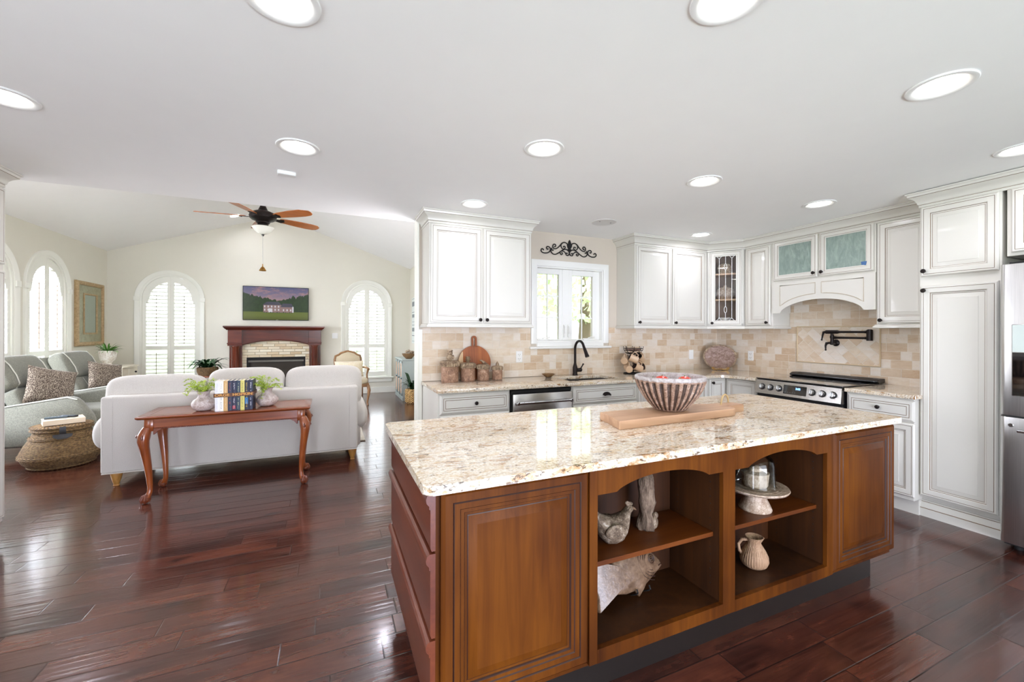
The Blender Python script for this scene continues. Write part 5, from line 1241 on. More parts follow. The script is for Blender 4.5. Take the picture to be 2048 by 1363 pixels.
hw, d = .1425, .170
mb = MB(); mb.sweep([(0, -.0155), (0, .0155), (.0035, .0155), (.0035, -.0155)], [(-hw, -.0065), (hw, -.0065), (hw, d), (-hw, d)], closed=True, side=1); mb.obj('strap', 'leather', t, ang=30)
lt = text_obj('strap_lettering', 'ORGE  HOPKIN', .0285, 'gold', t, (.0, -.0105, 0), (PI/2, 0, 0), bold=.0007); lt.scale.x = .272/lt.dimensions.x
def fernpot(x, y, label, flabel, sd, flip):
    t = thing('mosaic_vase', label, 'vase', (x, y, .7005), R(20 if flip else -25))
    MB().lathe([(0, 0), (.045, 0), (.072, .014), (.088, .042), (.088, .066), (.072, .092), (.048, .108), (.040, .122), (.043, .148), (.054, .166), (.050, .166), (.036, .140), (.034, .12), (0, .10)], n=44, mod=lambda th, i: 1+.05*math.cos(th)+.02*math.cos(3*th)).obj('body', 'vase', t, ang=60)
    f = thing('fern', flabel, 'plant', (x, y, .7005+.140), 0, 'chartreuse ferns on the console table')
    rnd = random.Random(sd); mb = MB(); st = MB()
    for k in range(20):
        az = rnd.uniform(0, 2*PI); L = rnd.uniform(.08, .17); up = rnd.uniform(.05, .17); dr = rnd.uniform(.0, .13)
        pts = [Vector((math.cos(az)*L*q, math.sin(az)*L*q, up*math.sin(q*PI*.55)-dr*q*q)) for q in [i/8 for i in range(9)]]
        st.tube(pts, .0013, 5)
        for i in range(2, 9):
            for s in (-1, 1):
                for kk in range(2):
                    mb.leafblade(pts[i]+Vector((rnd.uniform(-.006, .006), rnd.uniform(-.006, .006), rnd.uniform(-.004, .006))), az+s*rnd.uniform(.5, 1.3), rnd.uniform(.020, .036)*(1.15-i*.06), rnd.uniform(.005, .008), rnd.uniform(.0, .012), rnd.uniform(.0, .014), n=3)
    st.obj('stems', 'fern', f); mb.obj('fronds', 'fern', f, ang=None)
fernpot(-.985, 4.345, 'mosaic pebble vase on the console table, left of the books', 'yellow-green fern in the mosaic vase left of the books', 5, False)
fernpot(-.520, 4.395, 'mosaic pebble vase on the console table, right of the books', 'yellow-green fern in the mosaic vase right of the books', 11, True)

# two grey recliners by the left windows
def recliner(cx, cy, label):
    t = thing('recliner', label, 'armchair', (cx, cy, 0), R(86), 'grey tweed recliners')
    for s in (-1, 1):
        mb = MB(); x0, x1 = (.33, .43) if s > 0 else (-.43, -.33)
        mb.prism([(-.46, .12), (-.49, .20), (-.47, .42), (-.345, .615), (-.30, .645), (-.24, .652), (.34, .560), (.46, .500), (.50, .36), (.48, .12)], x0, x1, 'yz', bev=.028); mb.obj('arm', 'recl', t, ang=60)
        mb = MB(); mb.tube([(s*.425, -.335, .618), (s*.425, -.25, .645), (s*.425, .32, .556)], [.006, .007, .007], 8); mb.obj('arm_piping', 'recl_pipe', t)
    mb = MB(); mb.box(-.33, .33, -.44, .42, .12, .34, .03, seg=2); mb.obj('base', 'recl', t)
    MB().ball((0, -.12, .40), (.325, .36, .095), 16, sq=.4).obj('seat', 'recl', t, ang=80)
    mb = MB().at((0, .20, .42), rx=R(-27))
    mb.prism([(.06, .0), (.145, .0), (.165, .60), (.120, .72), (.06, .72)], -.335, .335, 'yz', bev=.03); mb.obj('back_shell', 'recl', t, ang=50)
    mb = MB().at((0, .17, .43), rx=R(-27)); mb.ball((0, 0, .17), (.325, .085, .165), 16, sq=.38); mb.obj('lumbar_cushion', 'recl', t, ang=80)
    mb = MB().at((0, .17, .43), rx=R(-27)); mb.ball((0, -.012, .515), (.335, .105, .195), 18, sq=.42); hd = mb.obj('head_cushion', 'recl', t, ang=80)
    for s in (-1, 1):
        mb = MB().at((0, .17, .43), rx=R(-27)); mb.tube([(s*.245, -.055, .330), (s*.25, -.105, .36), (s*.25, -.122, .45), (s*.25, -.122, .58), (s*.25, -.100, .675), (s*.245, -.03, .708), (s*.24, .03, .705)], .006, 8)
        mb.obj('head_piping', 'recl_pipe', hd)
    mb = MB().at((0, .17, .43), rx=R(-27))
    for s in (-1, 1): mb.tube([(s*.15, -.078, .06), (s*.15, -.088, .17), (s*.15, -.080, .30)], .004, 6)
    mb.obj('lumbar_seam', 'recl_pipe', t)
    for x in (-.34, .34):
        for y, q in ((-.36, -1), (.40, 1)): mb = MB(); mb.tube([(x, y, .13), (x, y+q*.05, 0)], [.032, .020], 12); mb.obj('leg', 'mahog_v', t)
recliner(-2.86, 6.62, 'nearer grey tweed recliner beside the wicker basket'); recliner(-2.86, 7.78, 'farther grey tweed recliner beside the potted plant')
t = thing('throw_pillow', 'leopard print pillow on the nearer recliner', 'pillow', (-2.92, 6.52, .735), 0, 'leopard print pillows', rot=(R(-18), R(16), R(52))); MB().pillow(.46, .44, .16).obj('pillow', 'leopard', t, ang=80)
t = thing('throw_pillow', 'leopard print pillow on the farther recliner, half behind the sofa', 'pillow', (-2.90, 7.74, .725), 0, 'leopard print pillows', rot=(R(-18), R(12), R(55))); MB().pillow(.44, .42, .16).obj('pillow', 'leopard', t, ang=80)

# wicker basket with a book and remotes
WBX, WBY = -2.530, 5.845
t = thing('wicker_basket', 'squat round wicker basket with a lid and leather latch beside the recliner', 'basket', (WBX, WBY, 0))
mb = MB(); mb.lathe([(0, .0), (.20, 0), (.235, .01), (.285, .06), (.305, .11), (.300, .16), (.275, .22), (.240, .28), (.218, .325), (.210, .36), (.0, .36)], n=72); mb.obj('body', 'wicker', t, ang=60)
mb = MB()
for r, z in ((.308, .115), (.307, .130), (.236, .292), (.232, .304), (.245, .014)): mb.tube([(r*math.cos(2*PI*i/64), r*math.sin(2*PI*i/64), z+.003*math.sin(i*PI)) for i in range(64)], .009, 6, closed=True)
mb.obj('braided_bands', 'wicker', t)
mb = MB(); mb.lathe([(.215, .362), (.224, .368), (.226, .400), (.220, .412), (.18, .420), (0, .424)], n=64); mb.tube([(.226*math.cos(2*PI*i/64), .226*math.sin(2*PI*i/64), .372) for i in range(64)], .008, 6, closed=True); mb.tube([(.226*math.cos(2*PI*i/64), .226*math.sin(2*PI*i/64), .404) for i in range(64)], .008, 6, closed=True); mb.obj('lid', 'wicker', t, ang=50)
a = math.atan2(-WBY, -WBX); mb = MB().at((0, 0, 0), rz=a)
mb.loft([[(r, -w, z), (r, w, z), (r-.006, w, z), (r-.006, -w, z)] for r, w, z in ((.236, .022, .418), (.240, .024, .37), (.231, .024, .345), (.232, .070, .344), (.240, .066, .318), (.250, .030, .300))], True, True)
mb.obj('leather_latch', plain('black_leather', (34, 32, 32), .5), t, ang=30)
t = thing('book', 'thick cream book lying on the wicker basket', 'book', (WBX+.01, WBY-.01, .4265), R(28))
mb = MB(); mb.box(-.15, .15, -.11, .11, 0, .004); mb.box(-.15, .15, -.11, .11, .044, .048); mb.box(-.15, .15, -.112, -.108, 0, .048); mb.obj('cover', plain('cream_cover', (222, 204, 178), .6), t, ang=None)
MB().box(-.146, .146, -.107, .106, .004, .044).obj('pages', 'paper', t, ang=None)
def remote(x, y, rz, mat, lab, L):
    t = thing('remote_control', lab, 'remote', (x, y, .475), R(rz)); mb = MB(); mb.box(-L/2, L/2, -.024, .024, 0, .020, .007, seg=2); mb.obj('body', mat, t)
    mb = MB()
    for i in range(5):
        for j in (-1, 0, 1): mb.ball((-L/2+.03+i*.024, j*.012, .020), (.0045, .0035, .0018), 5)
    mb.obj('buttons', plain('grey_buttons', (150, 160, 166), .5), t)
remote(WBX-.04, WBY-.02, 12, plain('slate_remote', (70, 84, 92), .45), 'slate grey remote lying on the cream book', .17); remote(WBX+.03, WBY+.035, -20, plain('dark_remote', (40, 44, 50), .4), 'dark remote lying across the cream book', .16)

# side table, potted plant, mirror
t = thing('side_table', 'cream distressed side table with a curved drawer front in the corner', 'table', (-3.33, 9.10, 0), R(90))
mb = MB(); cf = [(-.30, -.25), (-.24, -.285), (-.12, -.27), (0, -.305), (.12, -.27), (.24, -.285), (.30, -.25)]
mb.prism(cf+[(.30, .27), (-.30, .27)], .765, .790, 'xy', bev=.005); mb.obj('top', 'dstress', t, ang=30)
mb = MB(); mb.prism([(x*.93, y*.93) for x, y in cf]+[(.27, .25), (-.27, .25)], .60, .765, 'xy'); mb.obj('case', 'dstress', t, ang=30)
mb = MB(); q = [(x*.78, y*.93-.012) for x, y in cf]; mb.prism(q+[(x, y+.02) for x, y in reversed(q)], .625, .745, 'xy', bev=.003); dr = mb.obj('drawer', 'dstress', t, ang=30); 
mb = MB(); mb.ball((0, -.315, .685), .016, 8); mb.obj('knob', 'black', dr)
for x in (-.25, .25):
    for y in (-.22, .22): MB().tube([(x, y, .60), (x*1.04, y*1.04, .45), (x*.98, y*.98, .2), (x*1.06, y*1.06, 0)], [.030, .024, .015, .018], 10).obj('leg', 'dstress', t)
t = thing('flower_pot', 'distressed white footed pot on the corner side table', 'pot', (-3.385, 9.10, .7905))
MB().lathe([(0, 0), (.068, 0), (.070, .012), (.050, .030), (.046, .045), (.070, .07), (.100, .11), (.112, .16), (.112, .20), (.118, .215), (.112, .25), (.116, .258), (.106, .258), (.10, .22), (0, .20)], n=40).obj('pot', 'pot_white', t, ang=40)
t = thing('aloe_plant', 'spiky green plant in the white pot under the mirror', 'plant', (-3.385, 9.10, .7905+.20)); rnd = random.Random(8); mb = MB()
for k in range(60): mb.leafblade((0, 0, .0), rnd.uniform(0, 6.28), rnd.uniform(.10, .24), .013, rnd.uniform(.08, .20), rnd.uniform(.0, .10), n=5)
mb.obj('leaves', 'leaf', t, ang=None); MB().lathe([(0, 0), (.10, 0), (.10, .02), (0, .025)], n=24).obj('soil', 'soil', t)
t = thing('wall_mirror', 'tall rectangular mirror with a wide mossy panel and carved frame on the left wall', 'mirror', (LX+.002, 9.20, 1.655), R(90))
w, h = .43, .525
MB().sweep([(0, 0), (0, .030), (.012, .045), (.035, .050), (.055, .042), (.065, .028), (.065, 0)], [(-w, -h), (-w, h), (w, h), (w, -h)], lambda a, b, c: (a, -c, b), closed=True).obj('frame', 'mirrorframe', t, ang=30)
MB().box(-w+.05, w-.05, -.022, -.004, -h+.05, h-.05).obj('panel', 'mirrormat', t, ang=None)
MB().sweep([(0, .022), (0, .036), (.020, .036), (.028, .026), (.028, .022)], [(-.215, -.335), (-.215, .335), (.215, .335), (.215, -.335)], lambda a, b, c: (a, -c, b), closed=True).obj('inner_frame', 'mirrorframe', t, ang=30)
MB().box(-.192, .192, -.0245, -.0225, -.312, .312).obj('mirror_glass', 'mirror', t, ang=None)
# fern in a basket behind the sofa
t = thing('plant_stand', 'low wooden plant stand behind the sofa', 'stand', (-2.02, 9.18, 0)); MB().lathe([(.20, .55), (.205, .56), (.20, .575), (0, .575)], n=32).obj('top', 'cherry', t)
for k in range(3): a = k*2.094; MB().tube([(.13*math.cos(a), .13*math.sin(a), .55), (.18*math.cos(a), .18*math.sin(a), 0)], .018, 10).obj('leg', 'cherry_v', t)
t = thing('basket_planter', 'woven brown planter showing above the left sofa cushions', 'planter', (-2.02, 9.18, .5755)); MB().lathe([(0, 0), (.13, 0), (.16, .07), (.165, .13), (.150, .15), (.14, .14), (0, .13)], n=40).obj('basket', 'wicker', t, ang=50)
t = thing('house_plant', 'dark green leafy plant in the woven planter behind the sofa', 'plant', (-2.02, 9.18, .5755+.13)); rnd = random.Random(3); mb = MB()
for k in range(38): mb.leafblade((rnd.uniform(-.05, .05), rnd.uniform(-.05, .05), 0), rnd.uniform(0, 6.28), rnd.uniform(.18, .36), rnd.uniform(.022, .034), rnd.uniform(.12, .28), rnd.uniform(.05, .26), n=6)
mb.obj('leaves', 'leaf_dark', t, ang=None)

# fireplace
t = thing('mantelpiece', 'dark mahogany fireplace mantel with round columns and an arched frieze', 'fireplace', (-.980, FY-.001, 0))
mb = MB(); mw = .893
CP = [(0, 0), (.012, .0), (.020, .014), (.040, .030), (.052, .046), (.060, .054), (.060, .080), (0, .080)]
mb.sweep(CP, [(-mw+.060, 0), (-mw+.060, -.235+.06), (mw-.060, -.235+.06), (mw-.060, 0)], side=-1*-1); mb.box(-mw+.061, mw-.061, -.174, 0, .0, .079); mb.obj('shelf', 'mahog', t, loc=(0, 0, 1.400), ang=30)
for s in (-1, 1):
    mb = MB(); x0, x1 = (-.825, -.59) if s < 0 else (.59, .825)
    mb.box(x0, x1, -.165, 0, 1.145, 1.400, .004); mb.box(x0-.012, x1+.012, -.178, 0, 1.120, 1.148, .006); mb.box(x0-.004, x1+.004, -.17, 0, 1.09, 1.120, .004); mb.obj('capital', 'mahog', t, ang=None)
    mb = MB(); cx = (x0+x1)/2; mb.box(x0+.01, x1-.01, -.06, 0, .14, 1.09); mb.obj('pilaster', 'mahog_v', t, ang=None)
    mb = MB(); mb.lathe([(.088, .14), (.088, .17), (.078, .185), (.074, .20), (.070, 1.04), (.076, 1.05), (.084, 1.07), (.084, 1.09)], (cx, -.085, 0), n=80, mod=lambda th, i: 1+(.02*math.cos(20*th) if 3 <= i <= 4 else 0)); mb.obj('column', 'mahog_v', t, ang=50)
    MB().box(x0-.005, x1+.005, -.18, 0, 0, .14, .006).obj('plinth', 'mahog', t, ang=None)
def fa(x): return 1.095+.095*max(0, 1-(x/.60)**2)
mb = MB(); mb.archstrip(-.592, .592, fa, lambda x: 1.400, -.120, -.0, 30); fr = mb.obj('frieze', 'mahog', t, ang=25)
MB().tube([(x, -.122, fa(x)+.012) for x in [-.585+1.17*i/30 for i in range(31)]], .010, 8).obj('arch_bead', 'mahog', fr)
t = thing('fireplace_surround', 'cream stacked stone surround inside the mahogany mantel', 'fireplace', (-.980, FY-.001, 0))
FBX, FBZ = .528, .852
mb = MB(); mb.box(-.60, -FBX, -.055, 0, 0, 1.20); mb.box(FBX, .60, -.055, 0, 0, 1.20); mb.box(-FBX, FBX, -.055, 0, FBZ, 1.20); mb.obj('stone', 'ledger', t, ang=None)
t = thing('firebox', 'black gas fireplace insert with a metal hood strip', 'fireplace', (-.980, FY-.002, 0))
mb = MB(); mb.box(-FBX+.002, FBX-.002, -.048, -.03, .770, FBZ-.002); mb.box(-FBX+.002, -FBX+.05, -.048, 0, 0, .77); mb.box(FBX-.05, FBX-.002, -.048, 0, 0, .77); mb.box(-FBX+.05, FBX-.05, -.048, 0, 0, .10); mb.obj('frame', 'blackmatte', t, ang=None)
MB().box(-FBX+.03, FBX-.03, -.062, -.048, .752, .79, .003).obj('hood_strip', plain('dull_steel', (120, 118, 112), .4, .8), t, ang=None)
MB().box(-FBX+.05, FBX-.05, -.022, -.016, .10, .765).obj('glass_front', plain('smoked_glass', (52, 46, 40), .15), t, ang=None)
MB().box(-FBX+.05, FBX-.05, -.015, -.002, .10, .765).obj('back', 'blackmatte', t, ang=None)

# television showing a house at dusk
t = thing('television', 'wall-mounted television above the mantel showing a brick house at dusk', 'television', (-.985, FY-.002, 1.942))
MB().box(-.592, .592, -.052, -.022, -.342, .342, .003).box(-.2, .2, -.022, 0, -.15, .15).obj('case', 'black', t, ang=None)
def screen():
    n = NT('tv_dusk_picture'); x, y, z = n.xyz()
    sky = n.ramp(n.m_('MULTIPLY_ADD', z, 1.6, .30), [(.30, (206, 158, 150)), (.55, (136, 124, 150)), (.85, (86, 94, 134))])
    cl = n.noise(5, n.mapv((1, 1, 2.6)), detail=6, rough=.65); sky = n.mix(n.ramp(cl, [(.50, 0.0), (.66, .8)]), sky, (196, 146, 140))
    lawn = n.mix(n.noise(30, n.mapv((.4, 1, 2))), (74, 92, 30), (142, 146, 66)); lawn = n.mix(n.ramp(n.m_('MULTIPLY_ADD', z, -4.0, -1.0), [(.0, 0.0), (.25, 1.0)]), (112, 124, 58), (96, 104, 48))
    tl = n.m_('ADD', n.m_('MULTIPLY', n.noise(9.0, n.vec(x, 0.0, 2.0), detail=6, rough=.65), 0.34), n.m_('MULTIPLY_ADD', n.m_('ABSOLUTE', x), .26, -.115))
    tree = n.mix(n.noise(26, detail=5, rough=.7), (18, 34, 22), (66, 92, 54))
    c = n.mix(n.m_('LESS_THAN', z, tl), sky, tree); c = n.mix(n.m_('LESS_THAN', z, -.17), c, lawn)
    n.set(color=(8, 8, 8), rough=.12, emis=c, es=.5); return n.m
M['screen'] = screen()
sc = MB().box(-.582, .582, -.0535, -.0515, -.330, .332).obj('screen', 'screen', t, ang=None)
def em(nm, c): M[nm] = emit(nm, c, .5); M[nm].node_tree.nodes['Principled BSDF'].inputs['Base Color'].default_value = (.005, .005, .005, 1); return nm
mb = MB(); y0, y1 = -.0538, -.0532
mb.box(-.235, .085, y0, y1, -.180, -.03); mb.box(.085, .30, y0, y1, -.180, -.07); mb.obj('pictured_wall', em('pictured_brick', (150, 118, 112)), sc, ang=None)
mb = MB(); mb.prism([(-.25, -.03), (.10, -.03), (.04, .035), (-.17, .035)], -.0542, -.0536, 'xz'); mb.prism([(.07, -.07), (.31, -.07), (.27, .005), (.11, .005)], -.0542, -.0536, 'xz'); mb.obj('pictured_roof', em('pictured_slate', (58, 56, 74)), sc, ang=None)
mb = MB()
for i in range(5):
    for z in (-.062, -.128): mb.box(-.222+.062*i, -.200+.062*i, -.0543, -.0537, z-.018, z+.020)
for i in range(3): mb.box(.115+.065*i, .137+.065*i, -.0543, -.0537, -.150, -.112)
mb.box(-.145, -.075, -.0543, -.0537, -.178, -.100); mb.prism([(.284, -.18), (.31, -.18), (.31, -.07), (.297, -.05), (.284, -.07)], -.0543, -.0537, 'xz'); mb.obj('pictured_windows', em('pictured_white', (224, 220, 226)), sc, ang=None)
mb = MB()
for i in range(14): mb.box(-.23+.038*i, -.205+.038*i, -.0545, -.0539, -.190, -.170-.006*(i % 3))
mb.obj('pictured_shrubs', em('pictured_shrub', (40, 56, 36)), sc, ang=None)
MB().ball((.012, -.053, -.337), (.022, .004, .007), 8).obj('logo_light', 'chrome', t)

# switch, vent, armchair, console, art, rug
plate('light_switch', 'double light switch on the far wall right of the mantel', (.119, FY-.001, 1.283), 0, 'switch')
bpy.data.objects['light_switch.001'].scale.x = 1.6
tag(MB().box(.28, .66, FY-.20, FY-.09, .0, .006, .002).obj('floor_vent', 'dark_base', ang=None), 'dark floor vent under the right arched window', 'vent')
tag(MB().box(-2.10, .425, 5.57, 8.20, .0005, .013, .004).obj('rug', 'rug', ang=None), 'taupe rug with its edge showing past the right end of the sofa', 'rug')
t = thing('french_armchair', 'carved oak french armchair with beige linen back by the right arched window', 'armchair', (.365, 8.50, 0), R(4))
def bo(s=1.0, dz=0):   # scalloped back outline
    p = [(-.20, .56), (-.235, .70), (-.240, .84), (-.225, .905), (-.165, .930), (-.125, .965), (-.06, .985), (0, 1.0), (.06, .985), (.125, .965), (.165, .930), (.225, .905), (.240, .84), (.235, .70), (.20, .56)]
    return [(x*s, .78+(z-.78)*s+dz) for x, z in p]
mb = MB().at((0, .20, 0), rx=R(-8)); mb.tube([(x, 0, z) for x, z in bo()], .022, 8, closed=True); mb.obj('back_frame', 'chairwood', t)
mb = MB().at((0, .20, 0), rx=R(-8)); b = bo(.95); mb.loft([[(x, .02, z) for x, z in b], [(x*.98, -.012, .78+(z-.78)*.98) for x, z in b], [(x*.7, -.030, .78+(z-.78)*.7) for x, z in b]], True, True); mb.obj('back_panel', 'chairfab', t, ang=60)
MB().ball((0, -.05, .45), (.30, .29, .065), 14, sq=.45).obj('seat', 'chairfab', t, ang=80)
MB().prism([(-.27, .22), (.27, .22), (.31, -.28), (.15, -.32), (-.15, -.32), (-.31, -.28)], .345, .415, 'xy', bev=.012).obj('seat_rail', 'chairwood', t, ang=30)
for s in (-1, 1):
    mb = MB(); mb.tube([(s*.235, .16, .68), (s*.275, .02, .690), (s*.30, -.13, .685), (s*.31, -.19, .665)], [.020, .019, .021, .024], 10); mb.tube([(s*.305, -.17, .665), (s*.29, -.12, .56), (s*.295, -.14, .41)], [.020, .016, .020], 10); mb.obj('arm', 'chairwood', t)
    MB().ball((s*.283, 0, .706), (.024, .10, .018), 10).obj('arm_pad', 'chairfab', t, ang=80)
    MB().tube([(s*.29, -.27, .37), (s*.305, -.30, .28), (s*.29, -.285, .15), (s*.275, -.27, .05), (s*.285, -.29, 0)], [.030, .030, .020, .016, .020], 10).obj('leg', 'chairwood', t)
    MB().tube([(s*.24, .20, .60), (s*.24, .20, .37), (s*.25, .22, .2), (s*.26, .28, 0)], [.022, .026, .020, .016], 10).obj('leg', 'chairwood', t)
t = thing('lumbar_pillow', 'cream embroidered lumbar pillow on the french armchair', 'pillow', (.355, 8.565, .665), 0, rot=(R(-14), 0, R(4))); MB().pillow(.52, .30, .13).obj('pillow', 'cream_fab', t, ang=80)
t = thing('louvred_cabinet', 'grey-blue painted cabinet with cream louvred doors against the right wall', 'cabinet', (1.345, 9.40, 0), R(-90))
MB().box(0, .95, 0, .37, .07, .800).obj('case', 'console', t, ang=None); MB().box(-.02, .97, -.025, .37, .800, .825, .006).obj('top', 'console', t, ang=None); MB().box(-.008, .958, -.012, .37, 0, .075, .005).obj('plinth', 'console', t, ang=None)
for i in range(3):
    x0 = .05+i*.30; mb = MB(); fr_ = ((x0, x0+.03, .10, .78), (x0+.22, x0+.25, .10, .78), (x0, x0+.25, .10, .14), (x0, x0+.25, .74, .78), (x0, x0+.25, .43, .46))
    for a_, b_, c_, d_ in fr_: mb.box(a_, b_, -.018, 0, c_, d_, .002)
    dr = mb.obj('door', 'console', t, ang=None); mb = MB()
    for k in range(22):
        z = .150+k*.0275
        if not .42 < z < .465: mb.prism([(-.002, z), (-.016, z-.008), (-.016, z-.002), (-.002, z+.012)], x0+.03, x0+.22, 'yz')
    mb.obj('louvres', 'shelfwood', dr, ang=None)
    MB().ball((x0+.235, -.026, .44), .010, 8).obj('knob', 'black', dr)
t = thing('dough_bowl', 'rough wooden bowl of seed pods on the grey-blue cabinet', 'bowl', (1.495, 8.66, .8255), 0); MB().lathe([(0, 0), (.055, 0), (.065, .01), (.11, .055), (.135, .105), (.128, .105), (.10, .055), (.05, .02), (0, .018)], n=32, mod=lambda th, i: 1+.04*math.sin(3*th)+.02*math.sin(7*th)).obj('bowl', 'woodbowl', t, ang=60)
rnd = random.Random(21)
for k in range(13):
    a = rnd.uniform(0, 6.28); q = math.sqrt(rnd.random())*.092; z = .128+.034*(1-q/.1)
    t = thing('seed_pod', 'pale dried seed pod heaped in the rough wooden bowl', 'seed pod', (1.495+q*math.cos(a), 8.66+q*math.sin(a), .8255+z), rnd.uniform(0, 6), 'seed pods in the wooden bowl')
    MB().ball((0, 0, 0), (.030, .026, .026), 9, m=lambda d: 1+.16*math.sin(9*math.atan2(d.y, d.x))*math.cos(6*d.z)).obj('pod', 'shells', t, ang=60)
t = thing('woven_planter', 'seagrass basket planter on the floor beside the grey-blue cabinet', 'planter', (1.50, 8.22, 0)); MB().lathe([(0, 0), (.125, 0), (.140, .02), (.145, .12), (.140, .25), (.132, .27), (.124, .26), (0, .24)], n=48).obj('basket', 'seagrass', t, ang=50)
mb = MB()
for k in range(7):
    z = .03+k*.036; r = .146; mb.tube([((r+.004*math.cos(10*(2*PI*i/80)+k*PI))*math.cos(2*PI*i/80), (r+.004*math.cos(10*(2*PI*i/80)+k*PI))*math.sin(2*PI*i/80), z+.008*math.sin(10*(2*PI*i/80))) for i in range(80)], .0085, 6, closed=True)
mb.obj('weave', 'seagrass', bpy.data.objects[t.name])
t = thing('house_plant', 'dark broad-leaved plant in the seagrass planter', 'plant', (1.50, 8.22, .25)); rnd = random.Random(13); mb = MB()
for k in range(26): mb.leafblade((rnd.uniform(-.04, .04), rnd.uniform(-.04, .04), 0), rnd.uniform(0, 6.28), rnd.uniform(.12, .24), rnd.uniform(.028, .045), rnd.uniform(.14, .34), rnd.uniform(.0, .20), n=6)
mb.obj('leaves', 'leaf_dark', t, ang=None)
t = thing('wall_sign', 'pale wooden sign with dark lines of lettering on the right living room wall', 'sign', (LRX-.002, 9.45, 1.62), R(-90))
MB().box(0, .85, -.025, 0, -.50, .50, .003).obj('board', plain('pale_sign_board', (222, 228, 222), .6, var=.06, vs=12), t, ang=None)
mb = MB()
for z, h in ((.47, .02), (.36, .10), (.18, .03), (.10, .07), (-.03, .02), (-.10, .03), (-.20, .08), (-.33, .04), (-.45, .02)):
    if h > .05:
        x = .06
        while x < .78: mb.box(x, x+.035, -.027, -.0245, z-h/2, z+h/2); x += .06
    else: mb.box(.05, .80, -.027, -.0245, z-h/6, z+h/6)
mb.obj('lettering', plain('sign_ink', (96, 106, 110), .6), t, ang=None)

# ceiling fan
FX, FYY, FZ = -.855, 6.80, 2.985
t = thing('ceiling_fan', 'bronze ceiling fan with five wood blades and a frosted bowl light', 'ceiling fan', (FX, FYY, FZ))
mb = MB(); mb.cyl((0, 0, .16), (0, 0, .66), .014); mb.lathe([(.07, .62), (.07, .66), (.05, .72)], n=24); mb.obj('downrod', 'bronze', t)
mb = MB(); mb.lathe([(.0, -.075), (.085, -.075), (.10, -.06), (.14, -.045), (.168, -.02), (.172, .015), (.155, .05), (.10, .075), (.062, .09), (.045, .13), (.030, .165), (.018, .18), (0, .18)], n=48); mb.obj('motor', 'bronze', t, ang=40)
mb = MB(); mb.lathe([(.0, -.145), (.085, -.145), (.088, -.13), (.07, -.12), (.066, -.10), (.085, -.085), (.085, -.075)], n=40); mb.obj('light_fitter', 'bronze', t, ang=40)
mb = MB(); mb.lathe([(.134, -.140), (.140, -.147), (.128, -.162), (.104, -.196), (.070, -.226), (.03, -.243), (0, -.244)], n=48); bw = mb.obj('glass_bowl', 'opal', t, ang=60)
MB().lathe([(.0, -.272), (.010, -.270), (.014, -.260), (.018, -.250), (.012, -.243)], n=16).obj('bowl_finial', 'bronze', bw)
for k in range(5):
    a = R(-40+72*k); mb = MB().at((0, 0, 0), rz=a, rx=R(-13))
    ol = [(.22, -.050), (.30, -.068), (.50, -.088), (.68, -.090), (.77, -.078), (.815, -.040), (.820, .0), (.805, .045), (.765, .070), (.66, .080), (.50, .076), (.30, .058), (.22, .044)]
    mb.prism(ol, -.005, .005, 'xy', bev=.002); bl = mb.obj('blade', 'fanwood', t, ang=30)
    mb = MB().at((0, 0, 0), rz=a, rx=R(-13)); mb.prism([(.13, -.022), (.20, -.030), (.27, -.052), (.30, 0), (.27, .048), (.20, .028), (.13, .022)], -.014, -.005, 'xy', bev=.002)
    for q in (-.03, 0, .03): mb.ball((.265, q, -.015), .006, 6)
    mb.obj('blade_iron', 'bronze', bl, ang=30)
mb = MB(); mb.cyl((0, -.02, -.25), (0, -.02, -.665), .0018, n=6); mb.obj('pull_chain', 'chrome', t)
mb = MB(); mb.tube([(0, -.02, -.665), (0, -.02, -.70)], .006, 8); mb.lathe([(.008, -.70), (.02, -.715), (.040, -.755), (.036, -.762), (0, -.762)], (0, -.02, 0), n=40, mod=lambda th, i: 1+.12*math.cos(10*th)); mb.obj('pull_fob', 'brass', t)

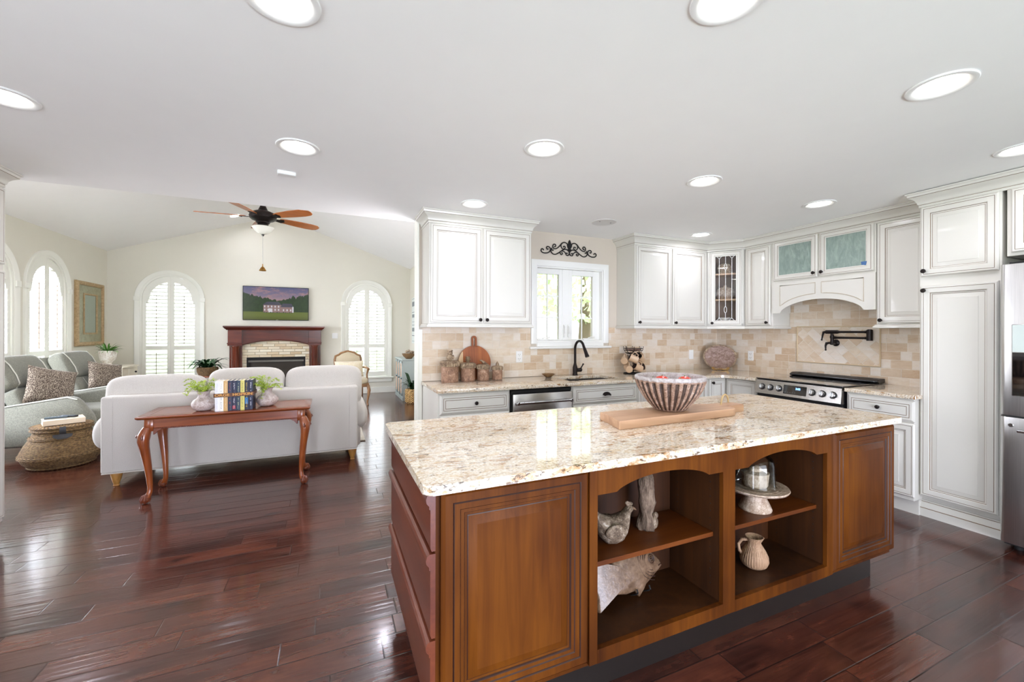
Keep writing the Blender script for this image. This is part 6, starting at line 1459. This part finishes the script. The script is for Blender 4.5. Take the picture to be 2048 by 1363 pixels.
# ---------------------------------------------------------------- lamps in the ceilings
def can(x, y, label, z=CEIL, slope=0, power=P_CAN, k=1.0):
    t = thing('recessed_light', label, 'ceiling light', (x, y, z), 0, 'recessed ceiling lights', rot=(0, slope, 0))
    MB().lathe([(.112, 0), (.115, -.003), (.112, -.007), (.098, -.009), (.088, -.004), (.076, .0)], n=48, caps=False).obj('trim_ring', 'white_plastic', t, ang=40)
    MB().lathe([(.077, -.0015), (.060, -.006), (.03, -.0085), (0, -.009)], n=32, caps=False).obj('lens', 'lens', t, ang=60)
    l = bpy.data.lights.new('lamp', 'AREA'); l.shape = 'DISK'; l.size = .14; l.energy = power*k; l.color = (.97, .96, 1.12); l.spread = R(165)
    o = bpy.data.objects.new('lamp', l); COL.objects.link(o); o.parent = t; o.location = (0, 0, -.011)
    return t
for x, y, lab in ((-.166, 2.70, 'recessed light just in front of the ceiling sensor'), (1.137, 2.14, 'recessed light above the middle of the island'), (2.41, 2.146, 'recessed light above the right end of the island'), (3.70, 2.14, 'recessed light in front of the range hood'),
                  (3.70, 3.34, 'recessed light in front of the leaded corner cabinet'), (1.10, 3.30, 'recessed light in front of the cabinet left of the sink window'), (2.40, .905, 'large recessed light near the upper right corner of the photo'), (1.159, .94, 'recessed light cut off at the top edge, right of centre'),
                  (-.14, 1.52, 'recessed light cut off at the top edge, left of centre'), (-1.35, 2.66, 'recessed light cut off by the left edge of the photo'), (3.653, 1.025, 'recessed light cut off by the right edge above the pantry')): can(x, y, lab, k=.45 if (x, y) == (1.10, 3.30) else 2.4 if x < -1 else 1.0)
sl_ = math.atan((RZ-EAVE)/(LRX-RIDGE))
can(-1.609, 9.203, 'recessed light on the vaulted ceiling behind the fan blade', vz(-1.609)-.002, -sl_, k=1.2)
for x, y, lab in ((-2.7, 5.0, 'added unseen recessed light on the left slope of the vault'), (.75, 5.0, 'added unseen recessed light on the right slope of the vault'), (.75, 6.4, 'added unseen recessed light on the right slope of the vault near the fan'), (-2.7, 6.4, 'added unseen recessed light on the left slope of the vault near the fan')):
    can(x, y, lab, vz(x)-.002, -sl_ if x < RIDGE else sl_, k=2.4)  # unseen lamps added to give the living room more light
t = thing('ceiling_speaker', 'white round ceiling speaker grille above the sink window', 'speaker', (2.431, 3.343, CEIL)); MB().lathe([(.115, 0), (.118, -.004), (.110, -.006), (.10, -.004), (0, -.005)], n=48).obj('grille', plain('speaker_white', (222, 221, 218), .7), t)
mb = MB()
for s in (-1, 1): mb.ball((s*.062, -.02, -.0065), (.008, .008, .003), 8)
mb.obj('screws', plain('screw_grey', (150, 150, 148), .5), t)
t = thing('ceiling_sensor', 'small white box on the ceiling near the living room opening', 'sensor', (-.262, 3.16, CEIL), R(8)); MB().box(-.055, .055, -.028, .028, -.024, 0, .004).obj('case', 'white_plastic', t, ang=None)
